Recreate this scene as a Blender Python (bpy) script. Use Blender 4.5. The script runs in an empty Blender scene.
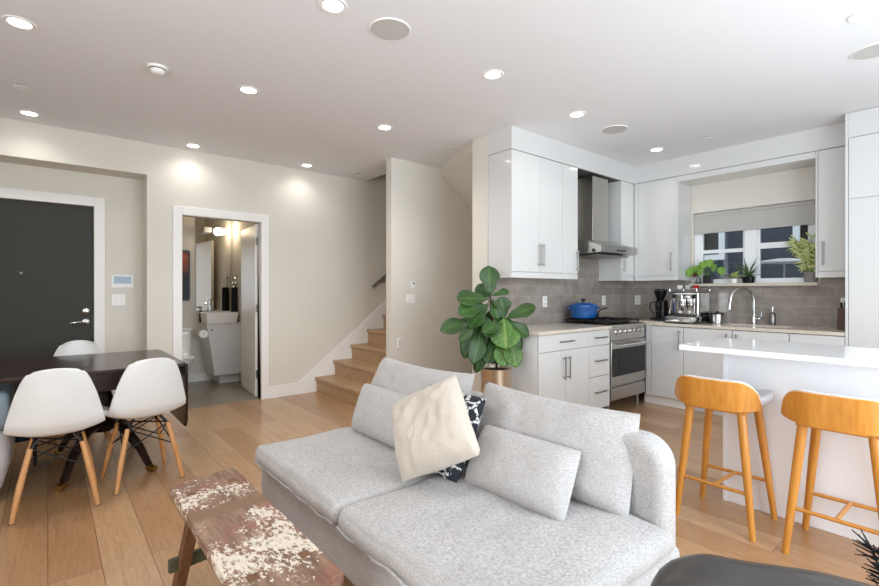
import bpy, bmesh, math, random
from mathutils import Vector, Matrix, noise
random.seed(7)
C = bpy.context.scene.collection
SC = bpy.context.scene

# ------------------------------------------------------------------ camera
FPX, CXP, HY, CAMH = 469.0, 439.5, 291.3, 1.25
ANG = math.atan2(1001 - 439.5, 469.0)
cam_d = bpy.data.cameras.new('camera'); cam = bpy.data.objects.new('camera', cam_d); C.objects.link(cam)
cam_d.sensor_fit = 'HORIZONTAL'; cam_d.sensor_width = 36.0; cam_d.lens = FPX / 879 * 36.0
cam_d.shift_y = (HY - 293.0) / 879.0
cam_d.clip_start = 0.02
cam.location = (0, 0, CAMH)
cam.rotation_euler = (math.pi / 2, 0, ANG - math.pi / 2)
SC.camera = cam

# ------------------------------------------------------------------ world, daylight, exposure
w = bpy.data.worlds.new('daylight_sky'); SC.world = w; w.use_nodes = True
bg = w.node_tree.nodes['Background']; bg.inputs[0].default_value = (0.80, 0.89, 1.0, 1); bg.inputs[1].default_value = 1.6

def area(name, loc, rot, sx, sy, power, col=(1, 1, 1)):
    d = bpy.data.lights.new(name, 'AREA'); d.shape = 'RECTANGLE'; d.size = sx; d.size_y = sy
    d.energy = power; d.color = col
    o = bpy.data.objects.new(name, d); C.objects.link(o); o.location = loc; o.rotation_euler = rot
    return o
# daylight entering by an unseen glazed wall behind the camera, plus added side panels
area('daylight_south', (2.2, -1.38, 1.35), (math.radians(74), 0, 0), 3.2, 2.2, 116, (0.80, 0.91, 1.0))
area('added_daylight_east', (5.93, -.7, 1.45), (math.radians(90), 0, math.radians(90)), 1.0, 1.8, 25, (0.80, 0.91, 1.0))  # added panel; the opening on this side is invented and out of view
area('added_fill_west', (-2.15, -.1, 1.45), (math.radians(125), 0, math.radians(-90)), 2.4, 2.0, 100, (0.90, 0.96, 1.0))  # added fill for the left half, set at an invented, unseen opening
SPOT_W, SPOT_WALL_W, SPOT_KITCHEN_W = 36.0, 7.0, 8.0
SC.view_settings.view_transform = 'Standard'; SC.view_settings.look = 'None'
SC.view_settings.exposure = 0.10; SC.view_settings.gamma = 1.0; SC.view_settings.use_curve_mapping = False
SC.cycles.use_denoising = True
SC.cycles.max_bounces = 10; SC.cycles.diffuse_bounces = 6; SC.cycles.glossy_bounces = 5
SC.cycles.transmission_bounces = 6; SC.cycles.transparent_max_bounces = 10
SC.cycles.caustics_reflective = False; SC.cycles.caustics_refractive = False
SC.cycles.sample_clamp_indirect = 6.0

# ------------------------------------------------------------------ materials
def lin(h):
    if isinstance(h, (tuple, list)): return tuple(h) + ((1,) if len(h) == 3 else ())
    h = h.lstrip('#'); out = []
    for i in (0, 2, 4):
        v = int(h[i:i+2], 16) / 255
        out.append(v / 12.92 if v <= 0.04045 else ((v + 0.055) / 1.055) ** 2.4)
    return tuple(out) + (1,)

class NT:
    def __init__(s, name):
        s.m = bpy.data.materials.new(name); s.m.use_nodes = True
        s.t = s.m.node_tree; s.p = s.t.nodes['Principled BSDF']
    def n(s, typ, **kw):
        nd = s.t.nodes.new(typ)
        for k, v in kw.items():
            if k.startswith('_'): setattr(nd, k[1:], v)
            else:
                key = int(k[1:]) if k[0] == 'i' and k[1:].isdigit() else k.replace('__', ' ')
                nd.inputs[key].default_value = v
        return nd
    def l(s, a, b): s.t.links.new(a, b)
    def coord(s, scale=(1, 1, 1), rot=(0, 0, 0), loc=(0, 0, 0), src='Object'):
        tc = s.n('ShaderNodeTexCoord'); mp = s.n('ShaderNodeMapping')
        mp.inputs['Scale'].default_value = scale; mp.inputs['Rotation'].default_value = rot; mp.inputs['Location'].default_value = loc
        s.l(tc.outputs[src], mp.inputs[0]); return mp.outputs[0]
    def noise(s, co, scale, detail=3, rough=.55):
        nd = s.n('ShaderNodeTexNoise', Scale=scale, Detail=detail, Roughness=rough); s.l(co, nd.inputs['Vector']); return nd
    def ramp(s, fac, stops, interp='LINEAR'):
        r = s.n('ShaderNodeValToRGB'); e = r.color_ramp.elements; r.color_ramp.interpolation = interp
        e[0].position = stops[0][0]; e[0].color = lin(stops[0][1]); e[1].position = stops[-1][0]; e[1].color = lin(stops[-1][1])
        for p, c in stops[1:-1]:
            x = e.new(p); x.color = lin(c)
        s.l(fac, r.inputs[0]); return r.outputs[0]
    def mix(s, fac, a, b, mode='MIX'):
        m = s.n('ShaderNodeMix', _data_type='RGBA', _blend_type=mode)
        for sock, v in ((m.inputs[0], fac), (m.inputs[6], a), (m.inputs[7], b)):
            if hasattr(v, 'is_output'): s.l(v, sock)
            elif isinstance(v, (int, float)): sock.default_value = v
            else: sock.default_value = lin(v)
        return m.outputs[2]
    def bump(s, h, strength=.3, dist=.01):
        b = s.n('ShaderNodeBump', Strength=strength, Distance=dist); s.l(h, b.inputs['Height']); s.l(b.outputs[0], s.p.inputs['Normal'])

def pm(name, col, rough=.5, metal=0, spec=.5, nz=None, var=None, coat=0, sheen=0):
    """plain principled with optional noise bump nz=(scale,strength,dist) and colour variation var=(colour2, scale, stretch)"""
    k = NT(name); p = k.p
    p.inputs['Base Color'].default_value = lin(col); p.inputs['Roughness'].default_value = rough
    p.inputs['Metallic'].default_value = metal; p.inputs['Specular IOR Level'].default_value = spec
    if coat: p.inputs['Coat Weight'].default_value = coat; p.inputs['Coat Roughness'].default_value = .05
    if sheen: p.inputs['Sheen Weight'].default_value = sheen
    if var:
        st = var[2] if len(var) > 2 else (1, 1, 1)
        f = k.noise(k.coord(st), var[1], 4)
        k.l(k.ramp(f.outputs[0], [(.35, col), (.68, var[0])]), p.inputs['Base Color'])
    if nz:
        f = k.noise(k.coord(), nz[0], 3); k.bump(f.outputs[0], nz[1], nz[2] if len(nz) > 2 else .005)
    return k.m

def emit(name, col, strength):
    k = NT(name); k.p.inputs['Base Color'].default_value = (0, 0, 0, 1)
    k.p.inputs['Emission Color'].default_value = lin(col); k.p.inputs['Emission Strength'].default_value = strength
    return k.m

M = {}
M['wall'] = pm('painted_wall', '#DDD8CE', .75, spec=.3, nz=(60, .03))
M['ceil'] = pm('ceiling_paint', '#EBECEF', .8, spec=.25, nz=(50, .03))
M['trim'] = pm('trim_paint', '#F0EEEA', .4)
M['gloss'] = pm('white_gloss_lacquer', '#D8D8D7', .13, spec=.5, coat=.3)
M['carcass'] = pm('white_cabinet_board', '#EAEAE8', .35)
M['kick'] = pm('toe_kick_board', '#D9D7D3', .5)
M['steel'] = pm('brushed_steel', '#B9B6B1', .28, 1, nz=(120, .05))
M['chrome'] = pm('polished_chrome', '#DDDDDD', .08, 1)
M['nickel'] = pm('satin_nickel', '#8F8D8A', .36, 1)
M['black'] = pm('black_plastic', '#151515', .35)
M['iron'] = pm('cast_iron', '#141414', .6, nz=(90, .1))
M['blackwire'] = pm('black_steel_wire', '#1B1816', .4, .5)
M['darkglass'] = pm('oven_glass', '#17181A', .06, spec=.3)
M['white'] = pm('white_plastic', '#F2F1EE', .35)
M['ceramic'] = pm('white_ceramic', '#F0EFEA', .1, coat=.5)
M['blue'] = pm('blue_enamel', '#0B4C8E', .15, coat=.4, var=('#0F5BA4', 6))
M['shell'] = pm('white_shell_plastic', '#E0E0DE', .36)
M['soil'] = pm('potting_soil', '#2A1D14', .95, nz=(70, .6))
M['leather'] = pm('grey_leather', '#322F2D', .30, nz=(140, .12), var=('#3E3A37', 5))
M['navy'] = pm('navy_fabric', '#16293F', .9, nz=(300, .2))
M['doorgrey'] = pm('charcoal_door_paint', '#3A3935', .55, spec=.3)
M['mirror'] = pm('mirror_glass', '#F0F0EE', .01, 1)
M['gold'] = pm('champagne_metal', '#D8CBB6', .33, 1, nz=(200, .03))
M['towel'] = pm('black_towel', '#18181A', .95, nz=(200, .3))
M['screen'] = pm('blue_grey_display', '#4C637A', .15, coat=.3)
M['shade'] = pm('roller_shade_fabric', '#B9B8B3', .85, nz=(350, .15))
M['grille'] = pm('speaker_grille', '#C9C8C5', .7, nz=(500, .3))
M['island'] = pm('island_panel', '#EBECEE', .35)
M['sill'] = pm('sill_stone', '#D6CDBF', .3, var=('#C9BEAE', 25))
M['stone'] = pm('grey_stone_pot', '#8B8983', .85, nz=(60, .3))
M['red'] = pm('red_glaze', '#B8321F', .3)
M['wire_dark'] = pm('black_bristles', '#0C0C0E', .8)
M['brass'] = pm('aged_brass', '#B08B4A', .35, 1)
M['vinyl'] = pm('white_vinyl_frame', '#EDF0F2', .35)
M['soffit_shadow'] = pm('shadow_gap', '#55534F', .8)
M['darkwood'] = pm('dark_walnut_block', '#5A3420', .45, var=('#3F2415', 9, (1, 1, .15)))
M['steelin'] = pm('sink_composite', '#B5A898', .45)
M['led'] = emit('downlight_lens', '#FFFDF8', 14)
M['vlamp'] = emit('vanity_lamp_glass', '#FFE2B0', 9)

def m_floor(name, c1, c2, c3, plank=.19, ln=1.9, rough=.33):
    k = NT(name)
    co = k.coord(rot=(0, 0, math.pi / 2))
    b = k.n('ShaderNodeTexBrick', Scale=1.0, Mortar__Size=.0016, Mortar__Smooth=.3, Bias=0.0, Brick__Width=ln, Row__Height=plank)
    b.offset = .37; b.offset_frequency = 2
    b.inputs['Color1'].default_value = (0, 0, 0, 1); b.inputs['Color2'].default_value = (1, 1, 1, 1); b.inputs['Mortar'].default_value = (.5, .5, .5, 1)
    k.l(co, b.inputs['Vector'])
    base = k.ramp(b.outputs['Color'], [(0.0, c1), (.5, c2), (1.0, c3)])
    # grain: cathedral figure stretched along the boards, shifted per board
    tc = k.n('ShaderNodeTexCoord'); mp = k.n('ShaderNodeMapping'); mp.inputs['Scale'].default_value = (9, .9, 1)
    add = k.n('ShaderNodeVectorMath', _operation='ADD'); k.l(tc.outputs['Object'], add.inputs[0])
    sc = k.n('ShaderNodeVectorMath', _operation='SCALE'); sc.inputs['Scale'].default_value = 7.0
    k.l(b.outputs['Color'], sc.inputs[0]); k.l(sc.outputs[0], add.inputs[1]); k.l(add.outputs[0], mp.inputs[0])
    n1 = k.noise(mp.outputs[0], 2.2, 3, .5)
    wv = k.n('ShaderNodeMath', _operation='MULTIPLY'); wv.inputs[1].default_value = 11; k.l(n1.outputs[0], wv.inputs[0])
    fr = k.n('ShaderNodeMath', _operation='PINGPONG'); fr.inputs[1].default_value = 1.0; k.l(wv.outputs[0], fr.inputs[0])
    g1 = k.ramp(fr.outputs[0], [(0.0, '#C9BBAA'), (.35, '#FFFFFF'), (1, '#F3EEE8')])
    mp2 = k.n('ShaderNodeMapping'); mp2.inputs['Scale'].default_value = (60, 2.0, 1); k.l(add.outputs[0], mp2.inputs[0])
    n2 = k.noise(mp2.outputs[0], 2.0, 4, .6)
    g2 = k.ramp(n2.outputs[0], [(.3, '#DDD3C6'), (.6, '#FFFFFF')])
    c = k.mix(.4, base, g1, 'MULTIPLY'); c = k.mix(.6, c, g2, 'MULTIPLY')
    c = k.mix(b.outputs['Fac'], c, '#5A4028')
    k.l(c, k.p.inputs['Base Color'])
    k.p.inputs['Roughness'].default_value = rough; k.p.inputs['Specular IOR Level'].default_value = .5
    k.p.inputs['Coat Weight'].default_value = .35; k.p.inputs['Coat Roughness'].default_value = .22
    k.bump(n2.outputs[0], .08, .002)
    return k.m
M['floor'] = m_floor('oak_plank_floor', '#A98059', '#B68F68', '#C29E79')
M['bathfloor'] = m_floor('grey_tile_floor', '#8D8578', '#989083', '#A39B8E', .3, .6, .4)

def m_tile(name, c1, c2, grout, bw, rh, rough=.12):
    k = NT(name)
    tc = k.n('ShaderNodeTexCoord'); sx = k.n('ShaderNodeSeparateXYZ'); k.l(tc.outputs['Object'], sx.inputs[0])
    a = k.n('ShaderNodeMath', _operation='ADD'); k.l(sx.outputs[0], a.inputs[0]); k.l(sx.outputs[1], a.inputs[1])
    cx = k.n('ShaderNodeCombineXYZ'); k.l(a.outputs[0], cx.inputs[0]); k.l(sx.outputs[2], cx.inputs[1])
    b = k.n('ShaderNodeTexBrick', Scale=1.0, Mortar__Size=.0018, Mortar__Smooth=.2, Bias=0.0, Brick__Width=bw, Row__Height=rh)
    b.offset = .5
    b.inputs['Color1'].default_value = lin(c1); b.inputs['Color2'].default_value = lin(c2); b.inputs['Mortar'].default_value = lin(grout)
    k.l(cx.outputs[0], b.inputs['Vector'])
    n = k.noise(cx.outputs[0], 9, 2)
    c = k.mix(.25, b.outputs['Color'], k.ramp(n.outputs[0], [(.35, '#8E877F'), (.65, '#FFFFFF')]), 'MULTIPLY')
    k.l(c, k.p.inputs['Base Color']); k.p.inputs['Roughness'].default_value = rough
    n2 = k.noise(cx.outputs[0], 30, 2)
    h = k.n('ShaderNodeMath', _operation='MULTIPLY_ADD'); h.inputs[1].default_value = -1.0
    k.l(b.outputs['Fac'], h.inputs[0]); k.l(n2.outputs[0], h.inputs[2])
    k.bump(h.outputs[0], .25, .004)
    return k.m
M['tile'] = m_tile('grey_glazed_tile', '#9B928A', '#A79E95', '#B9B3AA', .30, .1)

def m_wood(name, c1, c2, stretch=(14, 14, 1.2), rough=.4, sc=2.0, coat=0):
    k = NT(name); f = k.noise(k.coord(stretch), sc, 5, .6)
    k.l(k.ramp(f.outputs[0], [(.3, c1), (.7, c2)]), k.p.inputs['Base Color'])
    k.p.inputs['Roughness'].default_value = rough
    if coat: k.p.inputs['Coat Weight'].default_value = coat
    k.bump(f.outputs[0], .06, .002); return k.m
M['stair'] = m_wood('oak_stair_tread', '#A5825E', '#BC9A76', (1.5, 14, 14), .38)
M['stoolwood'] = m_wood('honey_beech', '#B97829', '#CE8F3E', (26, 26, 2.5), .35, 2.0, .2)
M['stoolply'] = m_wood('honey_veneer', '#B97626', '#CE8E3B', (22, 30, 3), .35, 2.0, .2)
M['plyedge'] = m_wood('pale_ply_edge', '#E3B878', '#EBC78E', (3, 3, 60), .5)
M['beech'] = m_wood('natural_beech_leg', '#C28A55', '#D49F69', (16, 16, 2), .4)
M['table'] = m_wood('dark_mahogany', '#1F120C', '#352017', (1.6, 16, 16), .25, 2.0, .1)
M['tabledark'] = m_wood('dark_mahogany_leg', '#1C110C', '#2A1912', (12, 12, 2), .3)
M['benchleg'] = m_wood('old_stained_wood', '#5A3A24', '#7A5436', (14, 14, 2), .7)
M['benchrail'] = m_wood('old_green_wood', '#3B3A28', '#56523A', (2, 14, 14), .8)

def m_bench():
    k = NT('peeling_painted_wood')
    co = k.coord()
    n = k.noise(k.coord((16, 2.2, 16)), 2.4, 5, .65)
    wood = k.ramp(n.outputs[0], [(.3, '#5F4637'), (.5, '#80634F'), (.7, '#9A7D68')])
    nr = k.noise(co, 5.5, 3); redm = k.ramp(nr.outputs[0], [(.47, '#000000'), (.62, '#FFFFFF')])
    wood = k.mix(k.mix(.6, '#000000', redm), wood, '#8C4E42')
    # flaking paint: ragged patches in two bands, with small chips
    patch = k.noise(k.coord((1, .75, 1), loc=(.31, .2, 0)), 5.5, 2, .5)
    chip = k.noise(k.coord((1.5, .8, 1)), 42, 5, .8)
    a = k.n('ShaderNodeMath', _operation='MULTIPLY_ADD'); a.inputs[1].default_value = 1.3
    k.l(chip.outputs[0], a.inputs[0]); k.l(patch.outputs[0], a.inputs[2])
    a2 = k.n('ShaderNodeMath', _operation='MULTIPLY'); a2.inputs[1].default_value = .5; k.l(a.outputs[0], a2.inputs[0])
    mask = k.ramp(a2.outputs[0], [(.606, '#000000'), (.616, '#FFFFFF')])
    paint = k.ramp(chip.outputs[0], [(.4, '#C9BBA8'), (.7, '#DDD2C3')])
    # the bare strip across the boards
    sx = k.n('ShaderNodeSeparateXYZ'); k.l(co, sx.inputs[0])
    nj = k.noise(co, 14, 3)
    ad = k.n('ShaderNodeMath', _operation='MULTIPLY_ADD'); ad.inputs[1].default_value = .05; k.l(nj.outputs[0], ad.inputs[0]); k.l(sx.outputs[1], ad.inputs[2])
    d = k.n('ShaderNodeMath', _operation='SUBTRACT'); d.inputs[1].default_value = .155; k.l(ad.outputs[0], d.inputs[0])
    ab = k.n('ShaderNodeMath', _operation='ABSOLUTE'); k.l(d.outputs[0], ab.inputs[0])
    gap = k.ramp(ab.outputs[0], [(.030, '#000000'), (.050, '#FFFFFF')])
    mask = k.mix(1.0, mask, gap, 'MULTIPLY')
    bare = k.mix(gap, '#7B6047', wood)
    c = k.mix(mask, bare, paint)
    k.l(c, k.p.inputs['Base Color']); k.p.inputs['Roughness'].default_value = .75
    hh = k.mix(.5, n.outputs[0], mask); k.bump(hh, .35, .004)
    return k.m
M['bench'] = m_bench()

def m_fabric(name, c1, c2, sc=420, bs=.35):
    k = NT(name)
    f = k.noise(k.coord((1, 1, 1)), sc, 2, .7); g = k.noise(k.coord(), 4, 3)
    wv = k.noise(k.coord((30, 30, 260)), 3, 2); wh = k.noise(k.coord((260, 260, 30)), 3, 2)
    mm = k.mix(.5, wv.outputs[0], wh.outputs[0]); mm = k.mix(.4, mm, f.outputs[0])
    c = k.ramp(mm, [(.38, c1), (.62, c2)])
    c = k.mix(.05, c, k.ramp(g.outputs[0], [(.3, '#000000'), (.7, '#FFFFFF')]), 'OVERLAY')
    k.l(c, k.p.inputs['Base Color']); k.p.inputs['Roughness'].default_value = .95; k.p.inputs['Specular IOR Level'].default_value = .15
    k.p.inputs['Sheen Weight'].default_value = .15
    k.bump(mm, bs, .0025); return k.m
M['sofa'] = m_fabric('light_grey_weave', '#878381', '#CBC7C4')
M['cream'] = m_fabric('cream_linen', '#B8AEA1', '#CEC4B8', 300, .3)
M['stoolfab'] = m_fabric('grey_seat_fabric', '#B9B6BA', '#D2D0D3')
M['greychair'] = m_fabric('pale_grey_chair_fabric', '#B6B7B8', '#D0D1D2')
M['bluegrey'] = m_fabric('blue_grey_chair_fabric', '#8497A6', '#A3B3BF')

def m_chain():
    k = NT('chain_print_cotton')
    v = k.n('ShaderNodeTexVoronoi', _feature='DISTANCE_TO_EDGE', Scale=13.0, Randomness=.8)
    co = k.coord((1.6, 1, 1), rot=(.3, .2, .5))
    nn = k.noise(co, 5, 2); ad = k.n('ShaderNodeVectorMath', _operation='MULTIPLY_ADD'); ad.inputs[1].default_value = (.12, .12, .12)
    k.l(nn.outputs['Color'], ad.inputs[0]); k.l(co, ad.inputs[2]); k.l(ad.outputs[0], v.inputs['Vector'])
    line = k.ramp(v.outputs['Distance'], [(.075, '#FFFFFF'), (.10, '#000000')])
    v2 = k.n('ShaderNodeTexVoronoi', _feature='F1', Scale=60.0); k.l(ad.outputs[0], v2.inputs['Vector'])
    dash = k.ramp(v2.outputs['Distance'], [(.50, '#FFFFFF'), (.62, '#202020')])
    c = k.mix(k.mix(1.0, line, dash, 'MULTIPLY'), '#22242E', '#DAD9D6')
    k.l(c, k.p.inputs['Base Color']); k.p.inputs['Roughness'].default_value = .9; return k.m
M['chain'] = m_chain()

def m_leaf(name, c1, c2, vein):
    k = NT(name)
    n = k.noise(k.coord(), 8, 3)
    c = k.ramp(n.outputs[0], [(.3, c1), (.7, c2)])
    at = k.n('ShaderNodeAttribute', _attribute_name='vein'); 
    vf = k.n('ShaderNodeMath', _operation='MULTIPLY'); vf.inputs[1].default_value = .45; k.l(at.outputs['Fac'], vf.inputs[0])
    c = k.mix(vf.outputs[0], c, vein)
    k.l(c, k.p.inputs['Base Color']); k.p.inputs['Roughness'].default_value = .45
    k.p.inputs['Subsurface Weight'].default_value = 0.0
    k.bump(n.outputs[0], .2, .01); return k.m
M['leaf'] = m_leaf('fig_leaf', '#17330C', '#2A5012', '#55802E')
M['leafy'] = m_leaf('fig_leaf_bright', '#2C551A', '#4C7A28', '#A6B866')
M['leafl'] = m_leaf('bright_green_leaf', '#557F22', '#78A434', '#A3C566')
M['leafd'] = m_leaf('dark_blade_leaf', '#2C4A22', '#4A7034', '#7F9A5A')
M['leafv'] = m_leaf('variegated_leaf', '#C9CE86', '#9DB256', '#EEF0D2')
M['leafr'] = m_leaf('purple_brown_leaf', '#4A2A24', '#5C382E', '#7A5246')
M['bark'] = pm('brown_bark', '#3A2C1E', .9, nz=(80, .4))
M['stem'] = pm('green_stem', '#5D7A33', .6)

def m_quartz(name, c1, c2, rough):
    k = NT(name); n = k.noise(k.coord(), 90, 3); g = k.noise(k.coord(), 3, 4)
    c = k.ramp(n.outputs[0], [(.35, c1), (.65, c2)]); c = k.mix(.08, c, k.ramp(g.outputs[0], [(.4, '#000000'), (.6, '#FFFFFF')]), 'OVERLAY')
    k.l(c, k.p.inputs['Base Color']); k.p.inputs['Roughness'].default_value = rough; k.p.inputs['Coat Weight'].default_value = .2; return k.m
M['counter'] = m_quartz('beige_quartz', '#CDC2B3', '#DCD3C6', .22)
M['islandtop'] = m_quartz('white_quartz', '#EBEBEC', '#F3F3F3', .15)

def m_siding():
    k = NT('dark_lap_siding')
    tc = k.n('ShaderNodeTexCoord'); sx = k.n('ShaderNodeSeparateXYZ'); k.l(tc.outputs['Object'], sx.inputs[0])
    m1 = k.n('ShaderNodeMath', _operation='MULTIPLY'); m1.inputs[1].default_value = 7.0; k.l(sx.outputs[2], m1.inputs[0])
    f = k.n('ShaderNodeMath', _operation='FRACT'); k.l(m1.outputs[0], f.inputs[0])
    k.l(k.ramp(f.outputs[0], [(0.0, '#20262E'), (.12, '#38424F'), (1.0, '#3F4A58')]), k.p.inputs['Base Color'])
    k.bump(f.outputs[0], .5, .03); k.p.inputs['Roughness'].default_value = .7; return k.m
M['siding'] = m_siding()

def m_glass():
    k = NT('window_glass'); t = k.t
    tr = k.n('ShaderNodeBsdfTransparent'); tr.inputs[0].default_value = (.94, .96, .96, 1)
    gl = k.n('ShaderNodeBsdfGlossy'); gl.inputs['Roughness'].default_value = .01
    fr = k.n('ShaderNodeFresnel'); fr.inputs[0].default_value = 1.45
    mx = k.n('ShaderNodeMixShader'); k.l(fr.outputs[0], mx.inputs[0]); k.l(tr.outputs[0], mx.inputs[1]); k.l(gl.outputs[0], mx.inputs[2])
    k.l(mx.outputs[0], t.nodes['Material Output'].inputs[0]); return k.m
M['glass'] = m_glass()
def m_art():
    k = NT('abstract_painting'); n = k.noise(k.coord((3, 3, 6)), 1.5, 3)
    tc = k.n('ShaderNodeTexCoord'); sx = k.n('ShaderNodeSeparateXYZ'); k.l(tc.outputs['Object'], sx.inputs[0])
    a = k.n('ShaderNodeMath', _operation='MULTIPLY_ADD'); a.inputs[1].default_value = .25; k.l(n.outputs[0], a.inputs[0]); k.l(sx.outputs[2], a.inputs[2])
    k.l(k.ramp(a.outputs[0], [(.15, '#15151A'), (.46, '#231A1E'), (.5, '#6E2A18'), (.7, '#B4562A'), (.85, '#5A2418')]), k.p.inputs['Base Color']); return k.m
M['art'] = m_art()

# ------------------------------------------------------------------ mesh building
class MB:
    def __init__(s): s.v = []; s.f = []; s.vein = None
    def add(s, vs, fs):
        o = len(s.v); s.v += [Vector(p) for p in vs]; s.f += [tuple(i + o for i in f) for f in fs]; return s
    def box(s, x0, x1, y0, y1, z0, z1):
        x0, x1 = min(x0, x1), max(x0, x1); y0, y1 = min(y0, y1), max(y0, y1); z0, z1 = min(z0, z1), max(z0, z1)
        return s.add([(x0, y0, z0), (x1, y0, z0), (x1, y1, z0), (x0, y1, z0), (x0, y0, z1), (x1, y0, z1), (x1, y1, z1), (x0, y1, z1)],
              [(0, 3, 2, 1), (4, 5, 6, 7), (0, 1, 5, 4), (1, 2, 6, 5), (2, 3, 7, 6), (3, 0, 4, 7)])
    def obox(s, c, ax, ay, az, hx, hy, hz):
        c = Vector(c); ax = Vector(ax).normalized() * hx; ay = Vector(ay).normalized() * hy; az = Vector(az).normalized() * hz
        vs = [c + ax * i + ay * j + az * k for k in (-1, 1) for i, j in ((-1, -1), (1, -1), (1, 1), (-1, 1))]
        return s.add(vs, [(0, 3, 2, 1), (4, 5, 6, 7), (0, 1, 5, 4), (1, 2, 6, 5), (2, 3, 7, 6), (3, 0, 4, 7)])
    def tube(s, pts, r, n=10, cap=True, flat=None):
        pts = [Vector(p) for p in pts]; N = len(pts)
        rs = r if isinstance(r, (list, tuple)) else [r] * N
        up = None; rings = []
        for i, p in enumerate(pts):
            t = (pts[min(i + 1, N - 1)] - pts[max(i - 1, 0)]).normalized()
            if up is None:
                up = Vector((0, 0, 1)) if abs(t.z) < .9 else Vector((1, 0, 0))
            a = t.cross(up).normalized(); b = a.cross(t).normalized(); up = b
            rings.append([p + (a * math.cos(2 * math.pi * j / n) + b * math.sin(2 * math.pi * j / n)) * rs[i] for j in range(n)])
        vs = [q for rr in rings for q in rr]; fs = []
        for i in range(N - 1):
            for j in range(n):
                fs.append((i * n + j, i * n + (j + 1) % n, (i + 1) * n + (j + 1) % n, (i + 1) * n + j))
        if cap: fs += [tuple(range(n - 1, -1, -1)), tuple((N - 1) * n + j for j in range(n))]
        return s.add(vs, fs)
    def cyl(s, p0, p1, r0, r1=None, n=20): return s.tube([p0, p1], [r0, r0 if r1 is None else r1], n)
    def lathe(s, prof, c=(0, 0, 0), n=28, ax=None):
        """profile [(r,z)] round the z axis (or axis ax) through c"""
        c = Vector(c); az = Vector(ax or (0, 0, 1)).normalized()
        a = az.orthogonal().normalized() if ax else Vector((1, 0, 0)); b = az.cross(a)
        vs = []; fs = []
        for r, z in prof:
            vs += [c + az * z + (a * math.cos(2 * math.pi * j / n) + b * math.sin(2 * math.pi * j / n)) * max(r, 1e-5) for j in range(n)]
        for i in range(len(prof) - 1):
            for j in range(n): fs.append((i * n + j, i * n + (j + 1) % n, (i + 1) * n + (j + 1) % n, (i + 1) * n + j))
        if prof[0][0] > 1e-4: fs.append(tuple(range(n - 1, -1, -1)))
        if prof[-1][0] > 1e-4: fs.append(tuple((len(prof) - 1) * n + j for j in range(n)))
        return s.add(vs, fs)
    def prism(s, poly, d, axis='y', o=0.0):
        """poly 2-D outline extruded from o to o+d along axis; 2-D coords are the two other axes in order"""
        def P(a, b, t): return {'x': (t, a, b), 'y': (a, t, b), 'z': (a, b, t)}[axis]
        n = len(poly); vs = [P(a, b, o) for a, b in poly] + [P(a, b, o + d) for a, b in poly]
        return s.add(vs, [tuple(range(n - 1, -1, -1)), tuple(range(n, 2 * n))] + [(i, (i + 1) % n, n + (i + 1) % n, n + i) for i in range(n)])
    def grid(s, fn, nu, nv, wrapu=False):
        vs = [fn(i / (nu if wrapu else nu - 1), j / (nv - 1)) for j in range(nv) for i in range(nu)]
        fs = []
        for j in range(nv - 1):
            for i in range(nu if wrapu else nu - 1):
                k = (i + 1) % nu; fs.append((j * nu + i, j * nu + k, (j + 1) * nu + k, (j + 1) * nu + i))
        return s.add(vs, fs)
    def rbox(s, c, h, r, n=14, fn=None):
        """rounded box, centre c, half sizes h, edge radius r; fn(p, u) may push each point (u = -1..1 box coordinate)"""
        c = Vector(c); idx = {}; vs = []; fs = []
        rr = [min(r, q * .999) for q in h]
        nn = [max(4, min(40, int(n * q / max(h)) + 5)) for q in h]
        def coords(q, rad, k):
            out = [-q + rad * (1 - math.cos(math.pi / 2 * i / 4)) * .999 for i in range(4)]
            m = k; lo, hi = -q + rad, q - rad
            out += [lo + (hi - lo) * i / m for i in range(m + 1)]
            out += [-x for x in out[:4]][::-1]
            return out
        cs = [coords(h[i], rr[i], nn[i]) for i in range(3)]
        def pt(p):
            key = tuple(round(x, 6) for x in p)
            if key in idx: return idx[key]
            q = Vector([max(-(h[i] - rr[i]), min(h[i] - rr[i], p[i])) for i in range(3)]); d = Vector(p) - q
            e = Vector([d[i] / rr[i] for i in range(3)]); L = e.length
            if L > 1e-9: e /= L
            o = q + Vector([e[i] * rr[i] for i in range(3)])
            if fn: o = fn(o, Vector([p[i] / h[i] for i in range(3)]))
            idx[key] = len(vs); vs.append(c + o); return idx[key]
        for a in range(3):
            b, d = (a + 1) % 3, (a + 2) % 3
            for sg in (-1, 1):
                for i in range(len(cs[b]) - 1):
                    for j in range(len(cs[d]) - 1):
                        q = []
                        for (ii, jj) in ((i, j), (i + 1, j), (i + 1, j + 1), (i, j + 1)):
                            p = [0, 0, 0]; p[a] = sg * h[a]; p[b] = cs[b][ii]; p[d] = cs[d][jj]; q.append(pt(p))
                        f = tuple(q if sg > 0 else q[::-1])
                        if len(set(f)) == 4: fs.append(f)
        return s.add(vs, fs)
    def ell(s, c, rx, ry, rz, n=16, m=10):
        c = Vector(c)
        return s.grid(lambda u, v: c + Vector((rx * math.cos(2 * math.pi * u) * math.sin(math.pi * max(.001, min(.999, v))), ry * math.sin(2 * math.pi * u) * math.sin(math.pi * max(.001, min(.999, v))), -rz * math.cos(math.pi * v))), n, m, True)
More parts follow.
